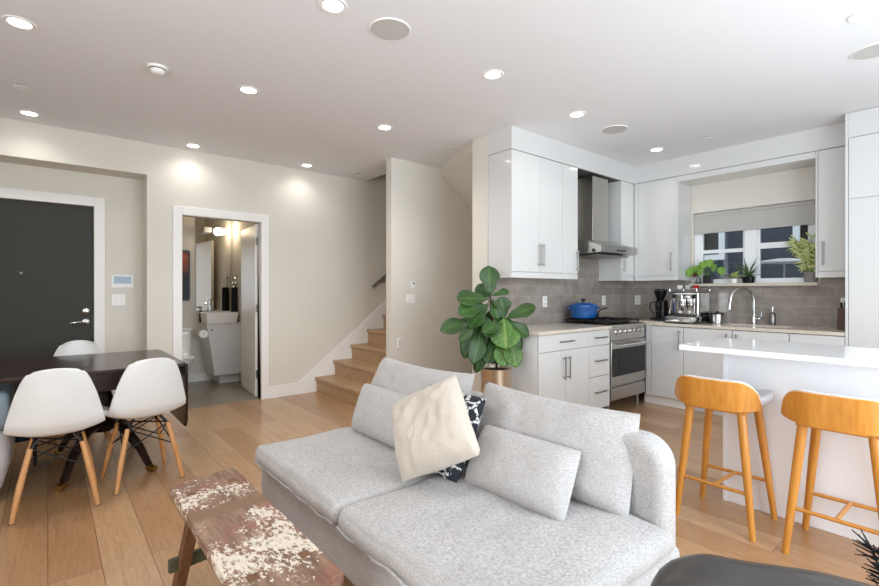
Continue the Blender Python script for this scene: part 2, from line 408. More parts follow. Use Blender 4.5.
    def mesh(s, name, mat, off=(0, 0, 0), sharp=38):
        me = bpy.data.meshes.new(name); off = Vector(off)
        me.from_pydata([tuple(p - off) for p in s.v], [], s.f)
        bm = bmesh.new(); bm.from_mesh(me)
        bmesh.ops.remove_doubles(bm, verts=bm.verts, dist=1e-6)
        bmesh.ops.recalc_face_normals(bm, faces=bm.faces)
        ca = math.radians(sharp)
        for f in bm.faces: f.smooth = True
        for e in bm.edges:
            e.smooth = len(e.link_faces) == 2 and e.calc_face_angle(0) < ca
        bm.to_mesh(me); bm.free()
        me.materials.append(mat); return me

OFF = {}
STRETCH_ON = [None]      # shift and stretch away from camera, used while the sink wall is being built
def shift_stretch(p):
    p = Vector(p); return Vector((p.x + .175, .006 + 1.031 * p.y, p.z)) if STRETCH_ON[0] else p
def T(name, label, cat, loc=(0, 0, 0), group=None, rz=0):
    loc = shift_stretch(loc)
    o = bpy.data.objects.new(name, None); o.empty_display_size = .1; C.objects.link(o)
    o.location = loc; o.rotation_euler = (0, 0, rz); o['label'] = label; o['category'] = cat
    if group: o['group'] = group
    OFF[o.name] = Vector(loc); return o
def part(name, mb, mat, parent, local=False, bevel=0, sub=0, seg=2, label=None):
    """a part of thing `parent`; vertices in world coordinates unless local"""
    if not local: mb.v = [shift_stretch(p) for p in mb.v]
    off = Vector((0, 0, 0)) if local else OFF[parent.name]
    o = bpy.data.objects.new(name, mb.mesh(name, mat, off)); C.objects.link(o); o.parent = parent
    OFF[o.name] = OFF[parent.name]
    mods(o, bevel, sub, seg)
    if label: o['label'] = label
    return o
def mods(o, bevel, sub, seg=2):
    if bevel:
        b = o.modifiers.new('soft_edge', 'BEVEL'); b.width = bevel; b.segments = seg; b.limit_method = 'ANGLE'; b.angle_limit = math.radians(40)
    if sub:
        q = o.modifiers.new('smooth', 'SUBSURF'); q.levels = sub; q.render_levels = sub
def solo(name, mb, mat, label, cat, group=None, bevel=0, sub=0, seg=2):
    mb.v = [shift_stretch(p) for p in mb.v]
    xs = [p.x for p in mb.v]; ys = [p.y for p in mb.v]; zs = [p.z for p in mb.v]
    off = Vector(((min(xs) + max(xs)) / 2, (min(ys) + max(ys)) / 2, min(zs)))
    o = bpy.data.objects.new(name, mb.mesh(name, mat, off)); C.objects.link(o); o.location = off
    o['label'] = label; o['category'] = cat
    if group: o['group'] = group
    OFF[o.name] = off; mods(o, bevel, sub, seg); return o
def struct(name, mb, mat, bevel=0, parent=None):
    mb.v = [shift_stretch(p) for p in mb.v]
    o = bpy.data.objects.new(name, mb.mesh(name, mat)); C.objects.link(o); OFF[o.name] = Vector((0, 0, 0))
    if parent: o.parent = parent
    else: o['kind'] = 'structure'
    mods(o, bevel, 0); return o
def dup(root, loc, rz, label, group=None):
    r = root.copy(); C.objects.link(r); r.location = loc; r.rotation_euler = (0, 0, rz); r['label'] = label
    if group: r['group'] = group
    for ch in list(root.children):
        c = ch.copy(); C.objects.link(c); c.parent = r
        for g in list(ch.children):
            d = g.copy(); C.objects.link(d); d.parent = c
    return r
def B(*a): return MB().box(*a)

# ================================================================== THE ROOM
H = 2.74
struct('floor', B(-2.1, 5.87, -1.4, 5.53, -.1, 0).box(-2.1, .77, 5.53, 5.95, -.1, 0), M['floor'])
struct('floor_bathroom', B(.85, 2.2, 5.53, 7.3, -.1, .001), M['bathfloor'])
struct('ceiling', B(-2.2, 5.87, -1.4, 4.40, H, H + .1).box(-2.2, 3.3, 4.40, 5.5, H, H + .1), M['ceil'])
nw = MB()
nw.box(.764, 1.077, 5.49, 5.61, 0, H).box(1.894, 5.87, 5.49, 5.61, 0, H).box(1.077, 1.894, 5.49, 5.61, 2.05, H).box(-2.2, .764, 5.49, 5.61, 2.42, H)
nw.box(.764, .88, 5.61, 5.95, 0, H)
struct('wall_north', nw, M['wall'])
ew = MB().box(-2.2, -.60, 5.80, 5.95, 0, 2.42).box(.354, .764, 5.80, 5.95, 0, 2.42).box(-.60, .354, 5.80, 5.95, 2.095, 2.42).box(-2.2, .764, 5.61, 5.80, 2.42, 2.5)
struct('wall_entry', ew, M['wall'])
struct('wall_stair', B(2.93, 5.87, 4.34, 4.45, 0, H), M['wall'], bevel=.004)
sh = MB().box(3.2, 3.3, 4.40, 5.6, H + .1, 4.8).box(3.2, 5.7, 5.49, 5.61, H, 4.8).box(3.2, 5.7, 4.34, 4.45, H, 4.8).box(5.57, 5.7, 4.34, 5.61, H, 4.8).box(3.2, 5.7, 4.34, 5.61, 4.8, 4.9)
struct('wall_stairwell', sh, M['wall'])
struct('wall_kitchen', B(3.2, 5.87, 3.12, 3.33, 0, H), M['wall'], bevel=.004)
WY0, WY1, WZ0, WZ1 = 1.12, 2.21, 1.337, 2.148
XE = 5.745; VY0, VY1 = .006 + 1.031 * WY0, .006 + 1.031 * WY1
es = MB().box(XE, XE + .13, VY1, 5.61, 0, H).box(XE, XE + .13, -.15, VY0, 0, H).box(XE, XE + .13, VY0, VY1, 0, WZ0).box(XE, XE + .13, VY0, VY1, WZ1, H)
es.box(XE, XE + .13, -1.2, -.15, 0, .5).box(XE, XE + .13, -1.2, -.15, 2.4, H).box(XE, XE + .13, -1.4, -1.2, 0, H)
struct('wall_east', es, M['wall'])
ss = MB().box(-2.2, .6, -1.4, -1.3, 0, H).box(3.8, 5.87, -1.4, -1.3, 0, H).box(.6, 3.8, -1.4, -1.3, 2.5, H).box(.6, 3.8, -1.4, -1.3, 0, .10)
struct('wall_south', ss, M['wall'])
ws = MB().box(-2.2, -2.1, -1.4, -1.25, 0, H).box(-2.2, -2.1, 1.1, 5.95, 0, H).box(-2.2, -2.1, -1.25, 1.1, 2.45, H).box(-2.2, -2.1, -1.25, 1.1, 0, .5)
struct('wall_west', ws, M['wall'])
bw = MB().box(.88, .9, 5.61, 7.3, 0, 2.6).box(2.05, 2.2, 5.61, 7.3, 0, 2.6).box(.88, 2.2, 7.15, 7.3, 0, 2.6)
struct('wall_bathroom', bw, M['wall'])
struct('ceiling_bathroom', B(.88, 2.2, 5.61, 7.3, 2.6, 2.7), M['ceil'])
# slanted soffit under the upper flight, between the stair wall and the kitchen wall
sf = MB()
a, b2, d = (3.64, 4.34), (3.23, 3.33), 1.5
sf.add([(a[0], a[1], H), (a[0], a[1], 2.66), (a[0] + d, a[1], 2.66 - .806 * d), (a[0] + d, a[1], H),
        (b2[0], b2[1], H), (b2[0], b2[1], 2.66), (b2[0] + d, b2[1], 2.66 - .806 * d), (b2[0] + d, b2[1], H)],
       [(0, 1, 2, 3), (4, 7, 6, 5), (0, 4, 5, 1), (1, 5, 6, 2), (2, 6, 7, 3), (0, 3, 7, 4)])
struct('ceiling_understair', sf, M['wall'])

# trim: casings, baseboards, stair skirt
struct('trim_1', B(.99, 1.077, 5.472, 5.49, 0, 2.137).box(1.894, 1.982, 5.472, 5.49, 0, 2.137).box(1.077, 1.894, 5.472, 5.49, 2.05, 2.137)
       .box(1.062, 1.077, 5.49, 5.61, 0, 2.05).box(1.894, 1.91, 5.49, 5.61, 0, 2.05), M['trim'], bevel=.003)
struct('trim_2', B(.354, .444, 5.78, 5.80, 0, 2.187).box(-.69, -.60, 5.78, 5.80, 0, 2.187).box(-.60, .354, 5.78, 5.80, 2.095, 2.187), M['trim'], bevel=.003)
struct('baseboard_north', MB().prism([(1.982, 0), (5.0, 0), (5.0, 2.20), (2.34, .133), (1.982, .133)], .014, 'y', 5.476).box(.764, .99, 5.476, 5.49, 0, .133), M['trim'])
struct('baseboard_entry', B(.444, .75, 5.786, 5.80, 0, .133).box(.75, .764, 5.49, 5.80, 0, .133), M['trim'])
struct('baseboard_stair', B(2.93, 3.9, 4.326, 4.34, 0, .133).box(2.916, 2.93, 4.326, 4.464, 0, .133), M['trim'])
struct('baseboard_bathroom', B(.9, 1.75, 7.136, 7.15, 0, .11), M['trim'])

# stairs
st = bpy.data.objects.new('stairs', None); C.objects.link(st); st['kind'] = 'structure'; OFF['stairs'] = Vector((0, 0, 0))
for i in range(8):
    x = 2.552 + .247 * i; z = .185 * (i + 1)
    part('tread', B(x, x + .30, 4.455, 5.474, z - .04, z), M['stair'], st, bevel=.006)
    part('riser', B(x + .025, x + .045, 4.455, 5.474, .185 * i, z - .04), M['stair'], st)

# doors
d1 = struct('door_1', B(-.60, .352, 5.82, 5.862, .008, 2.093), M['doorgrey'])
hb = MB().lathe([(.03, 0), (.033, .006), (.03, .014), (.02, .02), (.0, .02)], (.29, 5.82, 1.055), ax=(0, -1, 0))
struct('deadbolt', hb, M['chrome'], parent=d1)
hm = MB().lathe([(.028, 0), (.028, .01), (.014, .014), (.012, .05), (.0, .052)], (.29, 5.82, .95), ax=(0, -1, 0)).tube([(.29, 5.772, .95), (.23, 5.77, .948), (.165, 5.776, .94)], [.010, .009, .007])
struct('door_handle', hm, M['chrome'], parent=d1)
struct('peephole', MB().lathe([(.011, 0), (.012, .006), (.006, .009), (0, .009)], (-.19, 5.82, 1.42), ax=(0, -1, 0)), M['nickel'], parent=d1)
struct('strike_plate', B(.338, .352, 5.812, 5.822, .91, 1.0), M['black'], parent=d1)
# bathroom door, swung in
hd = Vector((1.888, 5.612, 0)); ang = math.radians(84); dx = Vector((math.cos(ang), math.sin(ang), 0)); dn = Vector((-dx.y, dx.x, 0))
d2 = struct('door_2', MB().obox(hd + dx * .395 + Vector((0, 0, 1.025)), dx, dn, (0, 0, 1), .395, .02, 1.015), M['trim'], bevel=.002)
for z in (.28, 1.05, 1.84):
    struct('hinge', MB().cyl((1.882, 5.600, z - .045), (1.882, 5.600, z + .045), .009, n=10).box(1.876, 1.9, 5.598, 5.60, z - .045, z + .045), M['nickel'], parent=d2)

STRETCH_ON[0] = 1
# window over the sink (frame, sashes, panes) and its sill
w1 = struct('window_1', B(5.60, 5.66, WY0, WY0 + .045, WZ0, WZ1).box(5.60, 5.66, WY1 - .065, WY1, WZ0, WZ1).box(5.60, 5.66, WY0, WY1, WZ0, WZ0 + .03).box(5.60, 5.66, WY0, WY1, WZ1 - .04, WZ1)
            .box(5.59, 5.67, 1.60, 1.715, WZ0, WZ1), M['vinyl'], bevel=.003)
def sash(y0, y1, z0, z1, m, x=5.615):
    t = .02
    return MB().box(x, x + .03, y0, y0 + t, z0, z1).box(x, x + .03, y1 - t, y1, z0, z1).box(x, x + .03, y0 + t, y1 - t, z0, z0 + t).box(x, x + .03, y0 + t, y1 - t, z1 - t, z1)
struct('sash', sash(1.715, WY1 - .065, WZ0 + .03, 1.70, M), M['vinyl'], parent=w1)
struct('sash', sash(1.715, WY1 - .065, 1.70, WZ1 - .04, M), M['vinyl'], parent=w1)
struct('sash', sash(WY0 + .045, 1.60, WZ0 + .03, 1.74, M).box(5.612, 5.648, WY0 + .045, 1.60, 1.70, 1.74), M['vinyl'], parent=w1)
struct('sash', sash(WY0 + .045, 1.60, 1.74, WZ1 - .04, M), M['vinyl'], parent=w1)
for y0, y1, z0, z1 in ((1.735, WY1 - .085, WZ0 + .05, 1.68), (1.735, WY1 - .085, 1.72, WZ1 - .06), (WY0 + .065, 1.58, WZ0 + .05, 1.70), (WY0 + .065, 1.58, 1.76, WZ1 - .06)):
    struct('pane', B(5.628, 5.632, y0, y1, z0, z1), M['glass'], parent=w1)
struct('trim_3', B(5.47, 5.66, 1.085, WY1 + .02, 1.305, WZ0 - .001), M['sill'], bevel=.004)
# tile splashback on the two kitchen walls
STRETCH_ON[0] = None
struct('wall_splashback_stove', B(3.202, 5.735, 3.112, 3.12, .89, 1.75), M['tile'])
struct('wall_splashback_sink', B(XE - .009, XE, .84, 3.112, .89, 1.305).box(XE - .009, XE, VY1 + .02, 3.112, 1.305, 1.45).box(XE - .009, XE, .84, 1.12, 1.305, 1.45), M['tile'])

# ------------------------------------------------------------------ ceiling fittings
def spot(loc, power, size=150, blend=.85, col=(1, .975, .95)):
    d = bpy.data.lights.new('downlight_beam', 'SPOT'); d.energy = power; d.spot_size = math.radians(size); d.spot_blend = blend; d.color = col; d.shadow_soft_size = .05
    o = bpy.data.objects.new('downlight_beam', d); C.objects.link(o); o.location = loc; return o
LX = [-.12, 1.14, 2.35, 3.42]
dl = [(LX[0], 3.49, 'recessed ceiling downlight above the dark dining table at the left edge'),
      (LX[0], 5.21, 'recessed ceiling downlight close to the wall above the entry door alcove'),
      (LX[1], 2.23, 'recessed ceiling downlight cut by the top edge, beside the large round speaker grille'),
      (LX[1], 3.57, 'recessed ceiling downlight right of the smoke detector over the middle of the room'),
      (LX[1], 5.29, 'recessed ceiling downlight above the bathroom doorway'),
      (LX[2], 3.59, 'recessed ceiling downlight just in front of the stair wall end'),
      (LX[2], 5.26, 'recessed ceiling downlight washing the wall beside the stairs'),
      (LX[2], 2.24, 'recessed ceiling downlight over the sofa, in front of the kitchen cabinets'),
      (LX[3], 2.29, 'recessed ceiling downlight in front of the tall white upper cabinet'),
      (4.91, 2.32, 'recessed ceiling downlight deepest in the kitchen corner'),
      (3.38, .47, 'recessed ceiling downlight above the white island at top right')]
L0 = None
for i, (x, y, lab) in enumerate(dl):
    if L0 is None:
        L0 = T('recessed_downlight', lab, 'ceiling light', (x, y, H), 'recessed ceiling downlights')
        part('trim_ring', MB().lathe([(.052, -.001), (.052, -.004), (.058, -.007), (.072, -.005), (.076, 0)], (0, 0, 0)), M['white'], L0, local=True)
        part('lens', MB().lathe([(.0, -.003), (.052, -.003), (.052, -.0005)], (0, 0, 0)), M['led'], L0, local=True)
    else: dup(L0, (x, y, H), 0, lab)
    spot((x, y, H - .02), SPOT_WALL_W if y > 5 else SPOT_W if y > 3.4 else SPOT_KITCHEN_W)
def speaker(x, y, r, lab):
    t = T('ceiling_speaker', lab, 'ceiling speaker', (x, y, H), 'round ceiling speakers')
    part('rim', MB().lathe([(r * .96, -.001), (r * .96, -.006), (r * 1.0, -.006), (r * 1.02, 0)], (0, 0, 0), 40), M['white'], t, local=True)
    part('grille', MB().lathe([(0, -.005), (r * .96, -.005), (r * .96, -.001)], (0, 0, 0), 40), M['grille'], t, local=True)
speaker(1.495, 2.23, .115, 'large round white speaker grille beside the downlight at the top edge')
speaker(4.0, 2.28, .115, 'round white speaker grille in the ceiling before the range hood')
speaker(3.93, .50, .115, 'round white speaker grille at the right edge above the tall pantry')
t = T('smoke_detector', 'white domed smoke detector on the ceiling over the dining area', 'smoke detector', (.561, 3.6, H))
part('base', MB().lathe([(.0, 0), (.062, 0), (.062, -.012), (.055, -.016), (0, -.016)][::-1], (0, 0, 0)), M['white'], t, local=True)
part('sensor_cap', MB().lathe([(0, -.046), (.026, -.046), (.036, -.040), (.048, -.022), (.050, -.016)], (0, 0, 0)), M['white'], t, local=True)
part('vent_slot', MB().lathe([(.051, -.016), (.051, -.020), (.0475, -.020), (.0475, -.016)], (0, 0, 0)), M['black'], t, local=True)
for x, y, lab in ((-.15, 4.56, 'flat white sprinkler cover disc between the two left downlights'), (3.02, 5.24, 'flat dark-rimmed sprinkler cover disc by the stair opening'),
                  (3.16, 3.62, 'flat white sprinkler cover disc at the slanted soffit'), (4.9, 1.83, 'flat white sprinkler cover disc in front of the kitchen window')):
    t = T('sprinkler_cover', lab, 'sprinkler cover', (x, y, H), 'sprinkler cover discs')
    part('cup', MB().lathe([(0, 0), (.030, 0), (.030, -.008), (0, -.008)][::-1], (0, 0, 0)), M['soffit_shadow'], t, local=True)
    part('cover_disc', MB().lathe([(0, -.0125), (.040, -.0125), (.042, -.008), (0, -.008)], (0, 0, 0)), M['white'], t, local=True)

# ------------------------------------------------------------------ wall devices
def plate_y(name, lab, cat, x, z, y, w, h, kids=(), face=-1, mat='white', group=None):
    t = T(name, lab, cat, (x, y, z), group)
    part('cover_plate', MB().box(-w / 2, w / 2, 0, face * .008, -h / 2, h / 2), M[mat], t, local=True, bevel=.002)
    for nm, kx, kz, kw, kh, km in kids:
        part(nm, MB().box(kx - kw / 2, kx + kw / 2, face * .008, face * .012, kz - kh / 2, kz + kh / 2), M[km], t, local=True)
    return t
plate_y('security_keypad', 'white wall keypad with blue-grey screen right of the entry door', 'keypad', .59, 1.352, 5.80, .185, .13, [('screen', 0, .014, .15, .075, 'screen'), ('button', -.03, -.048, .02, .008, 'kick'), ('button', .0, -.048, .02, .008, 'kick'), ('button', .03, -.048, .02, .008, 'kick')])
plate_y('light_switch', 'white double rocker switch below the keypad by the entry door', 'light switch', .557, 1.16, 5.80, .115, .115, [('rocker', -.025, 0, .034, .068, 'trim'), ('rocker', .025, 0, .034, .068, 'trim')], group='wall switches')
plate_y('thermostat', 'small white thermostat with dark dot on the stair wall', 'thermostat', 3.227, 1.323, 4.34, .055, .085, [('sensor', .004, .018, .016, .022, 'black')])
plate_y('light_switch', 'white triple rocker switch under the thermostat on the stair wall', 'light switch', 3.195, 1.165, 4.34, .12, .10, [('rocker', -.036, 0, .028, .066, 'trim'), ('rocker', 0, 0, .028, .066, 'trim'), ('rocker', .036, 0, .028, .066, 'trim')], group='wall switches')
t = plate_y('night_light', 'narrow white night light plugged in low on the stair wall', 'night light', 3.03, .67, 4.34, .05, .115, [('lens', .006, 0, .02, .07, 'grille')])
for nm, lab, x, z in (('power_outlet', 'white outlet on the tiles left of the blue pot', 4.056, 1.14), ('power_outlet', 'white outlet on the tiles right of the blue pot', 5.21, 1.14)):
    plate_y(nm, lab, 'outlet', x, z, 3.112, .072, .115, [('socket', 0, .026, .03, .03, 'kick'), ('socket', 0, -.026, .03, .03, 'kick')], group='splashback outlets')
def plate_x(name, lab, y, z, x=5.562):
    t = T(name, lab, 'outlet', (x, y, z), 'splashback outlets')
    part('cover_plate', MB().box(-.008, 0, -.036, .036, -.058, .058), M['white'], t, local=True, bevel=.002)
    for k in (-.026, .026): part('socket', MB().box(-.012, -.008, -.015, .015, k - .015, k + .015), M['kick'], t, local=True)
STRETCH_ON[0] = 1
plate_x('power_outlet', 'white outlet on the dark tiles left of the coffee grinder', 2.855, 1.14)
plate_x('power_outlet', 'white outlet plate on the tiles beside the wooden block at far right', .90, 1.13)
STRETCH_ON[0] = None
t = T('handrail', 'short end of a satin metal handrail on the stairwell wall', 'handrail', (3.36, 5.43, 1.31))
part('rail', MB().tube([(3.36, 5.43, 1.31), (3.40, 5.43, 1.335), (4.6, 5.43, 2.26)], .02, 12), M['steel'], t)
part('bracket', MB().tube([(3.55, 5.489, 1.38), (3.55, 5.43, 1.38), (3.55, 5.43, 1.435)], .008, 8), M['nickel'], t)

# ================================================================== KITCHEN
def bar_handle(name, parent, p0, p1, out, r=.006, mat='nickel'):
    """bar handle from p0 to p1, standing off by vector out"""
    p0, p1, out = Vector(p0), Vector(p1), Vector(out); d = (p1 - p0).normalized()
    m = MB().cyl(p0 + out - d * .012, p1 + out + d * .012, r, n=10)
    for p in (p0 + d * .008, p1 - d * .008): m.cyl(p, p + out, r * .8, n=8)
    return part(name, m, M[mat], parent)
G = .0018
def front_y(nm, t, x0, x1, z0, z1, y=2.52):   # a front facing -y
    return part(nm, B(x0 + G, x1 - G, y, y + .02, z0 + G, z1 - G), M['gloss'], t, bevel=.0015)
def front_x(nm, t, y0, y1, z0, z1, x=4.95):   # a front facing -x
    return part(nm, B(x, x + .02, y0 + G, y1 - G, z0 + G, z1 - G), M['gloss'], t, bevel=.0015)
ST = Vector((0, -.03, 0)); SX = Vector((-.03, 0, 0))

# --- base units on the stove wall
t = T('base_cabinet', 'white base cabinet with one wide drawer over two doors, behind the fig plant', 'cabinet', (3.5, 2.8, 0), 'white base cabinets')
part('carcass', B(3.205, 3.963, 2.541, 3.11, .10, .874), M['carcass'], t)
part('toe_kick', B(3.215, 3.963, 2.60, 3.11, 0, .10), M['kick'], t)
f = front_y('drawer', t, 3.205, 3.963, .722, .870); bar_handle('handle', f, (3.50, 2.52, .80), (3.68, 2.52, .80), ST)
f = front_y('door', t, 3.205, 3.584, .102, .720); bar_handle('handle', f, (3.55, 2.52, .47), (3.55, 2.52, .655), ST)
f = front_y('door', t, 3.584, 3.963, .102, .720); bar_handle('handle', f, (3.618, 2.52, .47), (3.618, 2.52, .655), ST)
t = T('base_cabinet', 'narrow white base cabinet with three stacked drawers beside the range', 'cabinet', (4.05, 2.8, 0), 'white base cabinets')
part('carcass', B(3.965, 4.333, 2.541, 3.11, .10, .874), M['carcass'], t)
part('toe_kick', B(3.965, 4.333, 2.60, 3.11, 0, .10), M['kick'], t)
for z0, z1, hz in ((.722, .870, .80), (.422, .720, .575), (.102, .420, .27)):
    f = front_y('drawer', t, 3.965, 4.333, z0, z1); bar_handle('handle', f, (4.06, 2.52, hz), (4.24, 2.52, hz), ST)
solo('countertop', B(3.175, 4.335, 2.495, 3.111, .875, .905), M['counter'], 'beige stone countertop on the cabinets left of the range', 'countertop', 'beige countertops', bevel=.003)

# --- range
t = T('range', 'stainless steel gas range with glass oven door between the white cabinets', 'range', (4.59, 2.8, 0))
X0, X1 = 4.338, 5.045
part('body', B(X0, X1, 2.535, 3.10, .13, .897), M['steel'], t, bevel=.003)
cp = part('control_panel', MB().prism([(2.512, .755), (2.535, .755), (2.535, .903), (2.522, .903)], X1 - X0, 'x', X0), M['steel'], t)
for i in range(6):
    kx = X0 + .10 + i * .098
    part('knob', MB().lathe([(.024, 0), (.024, .008), (.019, .012), (.017, .034), (.0, .036)], (kx, 2.516, .835), 18, ax=(0, -1, .06)), M['chrome'], cp)
od = part('oven_door', B(X0 + .004, X1 - .004, 2.505, 2.535, .29, .745), M['steel'], t, bevel=.004)
part('oven_window', B(X0 + .02, X1 - .02, 2.501, 2.566, .385, .665), M['darkglass'], od)
part('badge', B(4.75, 4.75, 2.5025, 2.566, .335, .343), M['nickel'], od)
m = MB().cyl((X0 + .0, 2.455, .705), (X1 + .01, 2.455, .705), .013, n=14)
for hx in (X0 + .05, X1 - .05): m.cyl((hx, 2.455, .705), (hx, 2.507, .705), .010, n=10)
part('oven_handle', m, M['chrome'], od)
part('drawer', B(X0 + .004, X1 - .004, 2.507, 2.535, .145, .272), M['steel'], t, bevel=.003)
for lx in (X0 + .05, X1 - .05):
    for ly in (2.58, 3.05): part('leg', MB().cyl((lx, ly, 0), (lx, ly, .135), .018, n=12), M['nickel'], t)
ct = part('cooktop', B(X0, X1, 2.522, 3.105, .897, .908), M['black'], t, bevel=.003)
for i in range(3):
    gx0 = X0 + .02 + i * .218; gx1 = gx0 + .212; g = MB()
    for gy in (2.56, 2.81, 3.06): g.box(gx0, gx1, gy - .006, gy + .006, .935, .950)
    for gx in (gx0 + .006, gx1 - .006): g.box(gx - .006, gx + .006, 2.56, 3.06, .935, .950)
    cxm = (gx0 + gx1) / 2
    for gy in (2.70, 2.92):
        g.box(gx0, cxm - .03, gy - .005, gy + .005, .938, .955).box(cxm + .03, gx1, gy - .005, gy + .005, .938, .955)
        g.box(cxm - .005, cxm + .005, gy - .14, gy - .03, .938, .955).box(cxm - .005, cxm + .005, gy + .03, gy + .14, .938, .955)
    for gx in (gx0 + .006, gx1 - .006):
        for gy in (2.566, 3.054): g.box(gx - .006, gx + .006, gy - .006, gy + .006, .917, .94)
    part('grate', g, M['iron'], ct)
for i in range(3):
    for gy in (2.70, 2.92):
        bx = X0 + .126 + i * .218
        part('burner', MB().lathe([(.045, .917), (.045, .926), (.036, .928), (.036, .934), (0, .935)], (bx, gy, 0), 18), M['iron'], ct)

# --- blue casserole on the range
t = T('casserole', 'blue enamelled lidded casserole on the back left burner of the range', 'pot', (4.45, 2.90, .956))
c = (4.45, 2.90, .956)
part('body', MB().lathe([(0, 0), (.11, 0), (.13, .014), (.141, .06), (.143, .128), (.146, .134), (.14, .134), (.133, .06), (0, .01)], c, 40), M['blue'], t)
part('lid', MB().lathe([(.149, .134), (.149, .142), (.132, .158), (.09, .172), (.03, .178), (0, .178)], c, 40), M['blue'], t)
part('knob', MB().lathe([(.011, .177), (.011, .19), (.024, .198), (.026, .208), (.018, .214), (0, .214)], c, 20), M['black'], t)
for s in (-1, 1):
    a = .65; h = Vector((s * math.cos(a), -s * math.sin(a), 0)); q = Vector((-h.y, h.x, 0))
    part('loop_handle', MB().tube([Vector(c) + h * .135 + q * .045 + Vector((0, 0, .112)), Vector(c) + h * .172 + q * .035 + Vector((0, 0, .117)), Vector(c) + h * .18 + Vector((0, 0, .118)), Vector(c) + h * .172 - q * .035 + Vector((0, 0, .117)), Vector(c) + h * .135 - q * .045 + Vector((0, 0, .112))], .008, 10), M['blue'], t)
t = T('saucepan', 'small pan with a brown stick handle showing behind the blue casserole', 'saucepan', (4.72, 2.98, .956))
c = (4.72, 2.97, .956)
part('body', MB().lathe([(0, 0), (.075, 0), (.08, .005), (.08, .06), (.077, .06), (.075, .01), (0, .006)], c, 28), M['black'], t)
part('handle', MB().tube([(4.79, 2.95, 1.005), (4.86, 2.93, 1.045), (4.95, 2.90, 1.06)], [.006, .009, .008], 8), M['darkwood'], t)

# --- hood
t = T('range_hood', 'stainless steel chimney hood with a flat canopy over the range', 'range hood', (4.63, 2.8, 1.63))
part('chimney', B(4.52, 4.83, 2.83, 3.11, 1.80, 2.50), M['steel'], t, bevel=.002)
part('canopy', MB().prism([(2.63, 1.655), (3.11, 1.635), (3.11, 1.83), (2.82, 1.80), (2.63, 1.725)], .73, 'x', 4.335), M['steel'], t, bevel=.002)
part('filter', B(4.39, 5.01, 2.68, 3.05, 1.628, 1.64), M['nickel'], t)
part('glass_visor', B(4.327, 5.073, 2.615, 2.63, 1.66, 1.735), M['steel'], t, bevel=.002)
for k in range(4): part('button', MB().cyl((4.65 + k * .05, 2.615, 1.685), (4.65 + k * .05, 2.608, 1.685), .010, n=12), M['black'], t)
part('lamp_knob', MB().cyl((4.335, 2.70, 1.675), (4.323, 2.70, 1.675), .018, n=14), M['black'], t)

# --- upper units on the stove wall
UT, UB = 2.532, 1.43
YU = 2.82
t = T('upper_cabinet', 'white glossy upper cabinet with two doors and paired handles above the fig plant', 'cabinet', (3.55, 2.95, 1.375), 'white upper cabinets')
part('carcass', B(3.20, 3.965, YU + .021, 3.11, 1.375, UT), M['gloss'], t)
for x0, x1, hx in ((3.20, 3.605, 3.578), (3.605, 3.965, 3.634)):
    f = front_y('door', t, x0, x1, UB, UT, YU); bar_handle('handle', f, (hx, YU, 1.50), (hx, YU, 1.69), ST)
part('light_rail', B(3.20, 3.965, YU + .002, YU + .021, 1.375, UB - .004), M['gloss'], t)
t = T('upper_cabinet', 'narrow white upper cabinet left against the steel hood', 'cabinet', (4.06, 2.95, 1.375), 'white upper cabinets')
part('carcass', B(3.967, 4.228, YU + .021, 3.11, 1.375, UT), M['gloss'], t)
f = front_y('door', t, 3.967, 4.228, UB, UT, YU); bar_handle('handle', f, (4.198, YU, 1.47), (4.198, YU, 1.66), ST)
part('light_rail', B(3.967, 4.228, YU + .002, YU + .021, 1.375, UB - .004), M['gloss'], t)
t = T('upper_cabinet', 'white corner upper cabinet with one dark handle right of the hood', 'cabinet', (5.3, 2.95, 1.375), 'white upper cabinets')
part('carcass', B(5.10, 5.735, YU + .021, 3.11, 1.375, UT), M['gloss'], t)
f = front_y('door', t, 5.10, 5.392, UB, UT, YU); bar_handle('handle', f, (5.135, YU, 1.49), (5.135, YU, 1.68), ST)
part('light_rail', B(5.10, 5.392, YU + .002, YU + .021, 1.375, UB - .004), M['gloss'], t)
# --- upper units on the window wall
STRETCH_ON[0] = 1
XU = 5.22
t = T('upper_cabinet', 'white single door upper cabinet left of the kitchen window', 'cabinet', (5.4, 2.5, 1.375), 'white upper cabinets')
part('carcass', B(XU + .021, 5.555, 2.256, 2.722, 1.375, UT), M['gloss'], t)
part('stile', B(XU, XU + .021, 2.68, 2.725, UB, UT), M['gloss'], t)
f = front_x('door', t, 2.255, 2.68, UB, UT, XU); bar_handle('handle', f, (XU, 2.30, 1.49), (XU, 2.30, 1.68), SX)
part('end_panel', B(XU, 5.555, 2.236, 2.254, 1.375, UT), M['gloss'], t)
part('light_rail', B(XU + .002, XU + .021, 2.255, 2.725, 1.375, UB - .004), M['gloss'], t)
t = T('upper_cabinet', 'slim white upper cabinet between the window and the tall pantry', 'cabinet', (5.4, .92, 1.375), 'white upper cabinets')
part('carcass', B(XU + .021, 5.555, .808, 1.035, 1.375, UT), M['gloss'], t)
part('end_panel', B(XU, 5.555, 1.035, 1.05, 1.375, UT), M['gloss'], t)
f = front_x('door', t, .808, 1.033, UB, UT, XU); bar_handle('handle', f, (XU, .99, 1.50), (XU, .99, 1.69), SX)
part('light_rail', B(XU + .002, XU + .021, .808, 1.033, 1.375, UB - .004), M['gloss'], t)
STRETCH_ON[0] = None
struct('trim_4', B(3.20, 5.39, YU, 3.118, 2.537, H).box(5.39, XE - .002, YU, 3.118, 2.537, H).box(5.395, XE - .002, .838, YU, 2.537, H), M['gloss'])
struct('reveal_shade_strip', B(3.21, 5.38, YU + .02, 3.1, 2.532, 2.537).box(5.42, XE - .01, .84, 3.1, 2.532, 2.537), M['soffit_shadow'])  # recessed strip coloured dark to stand for the shade in the reveal
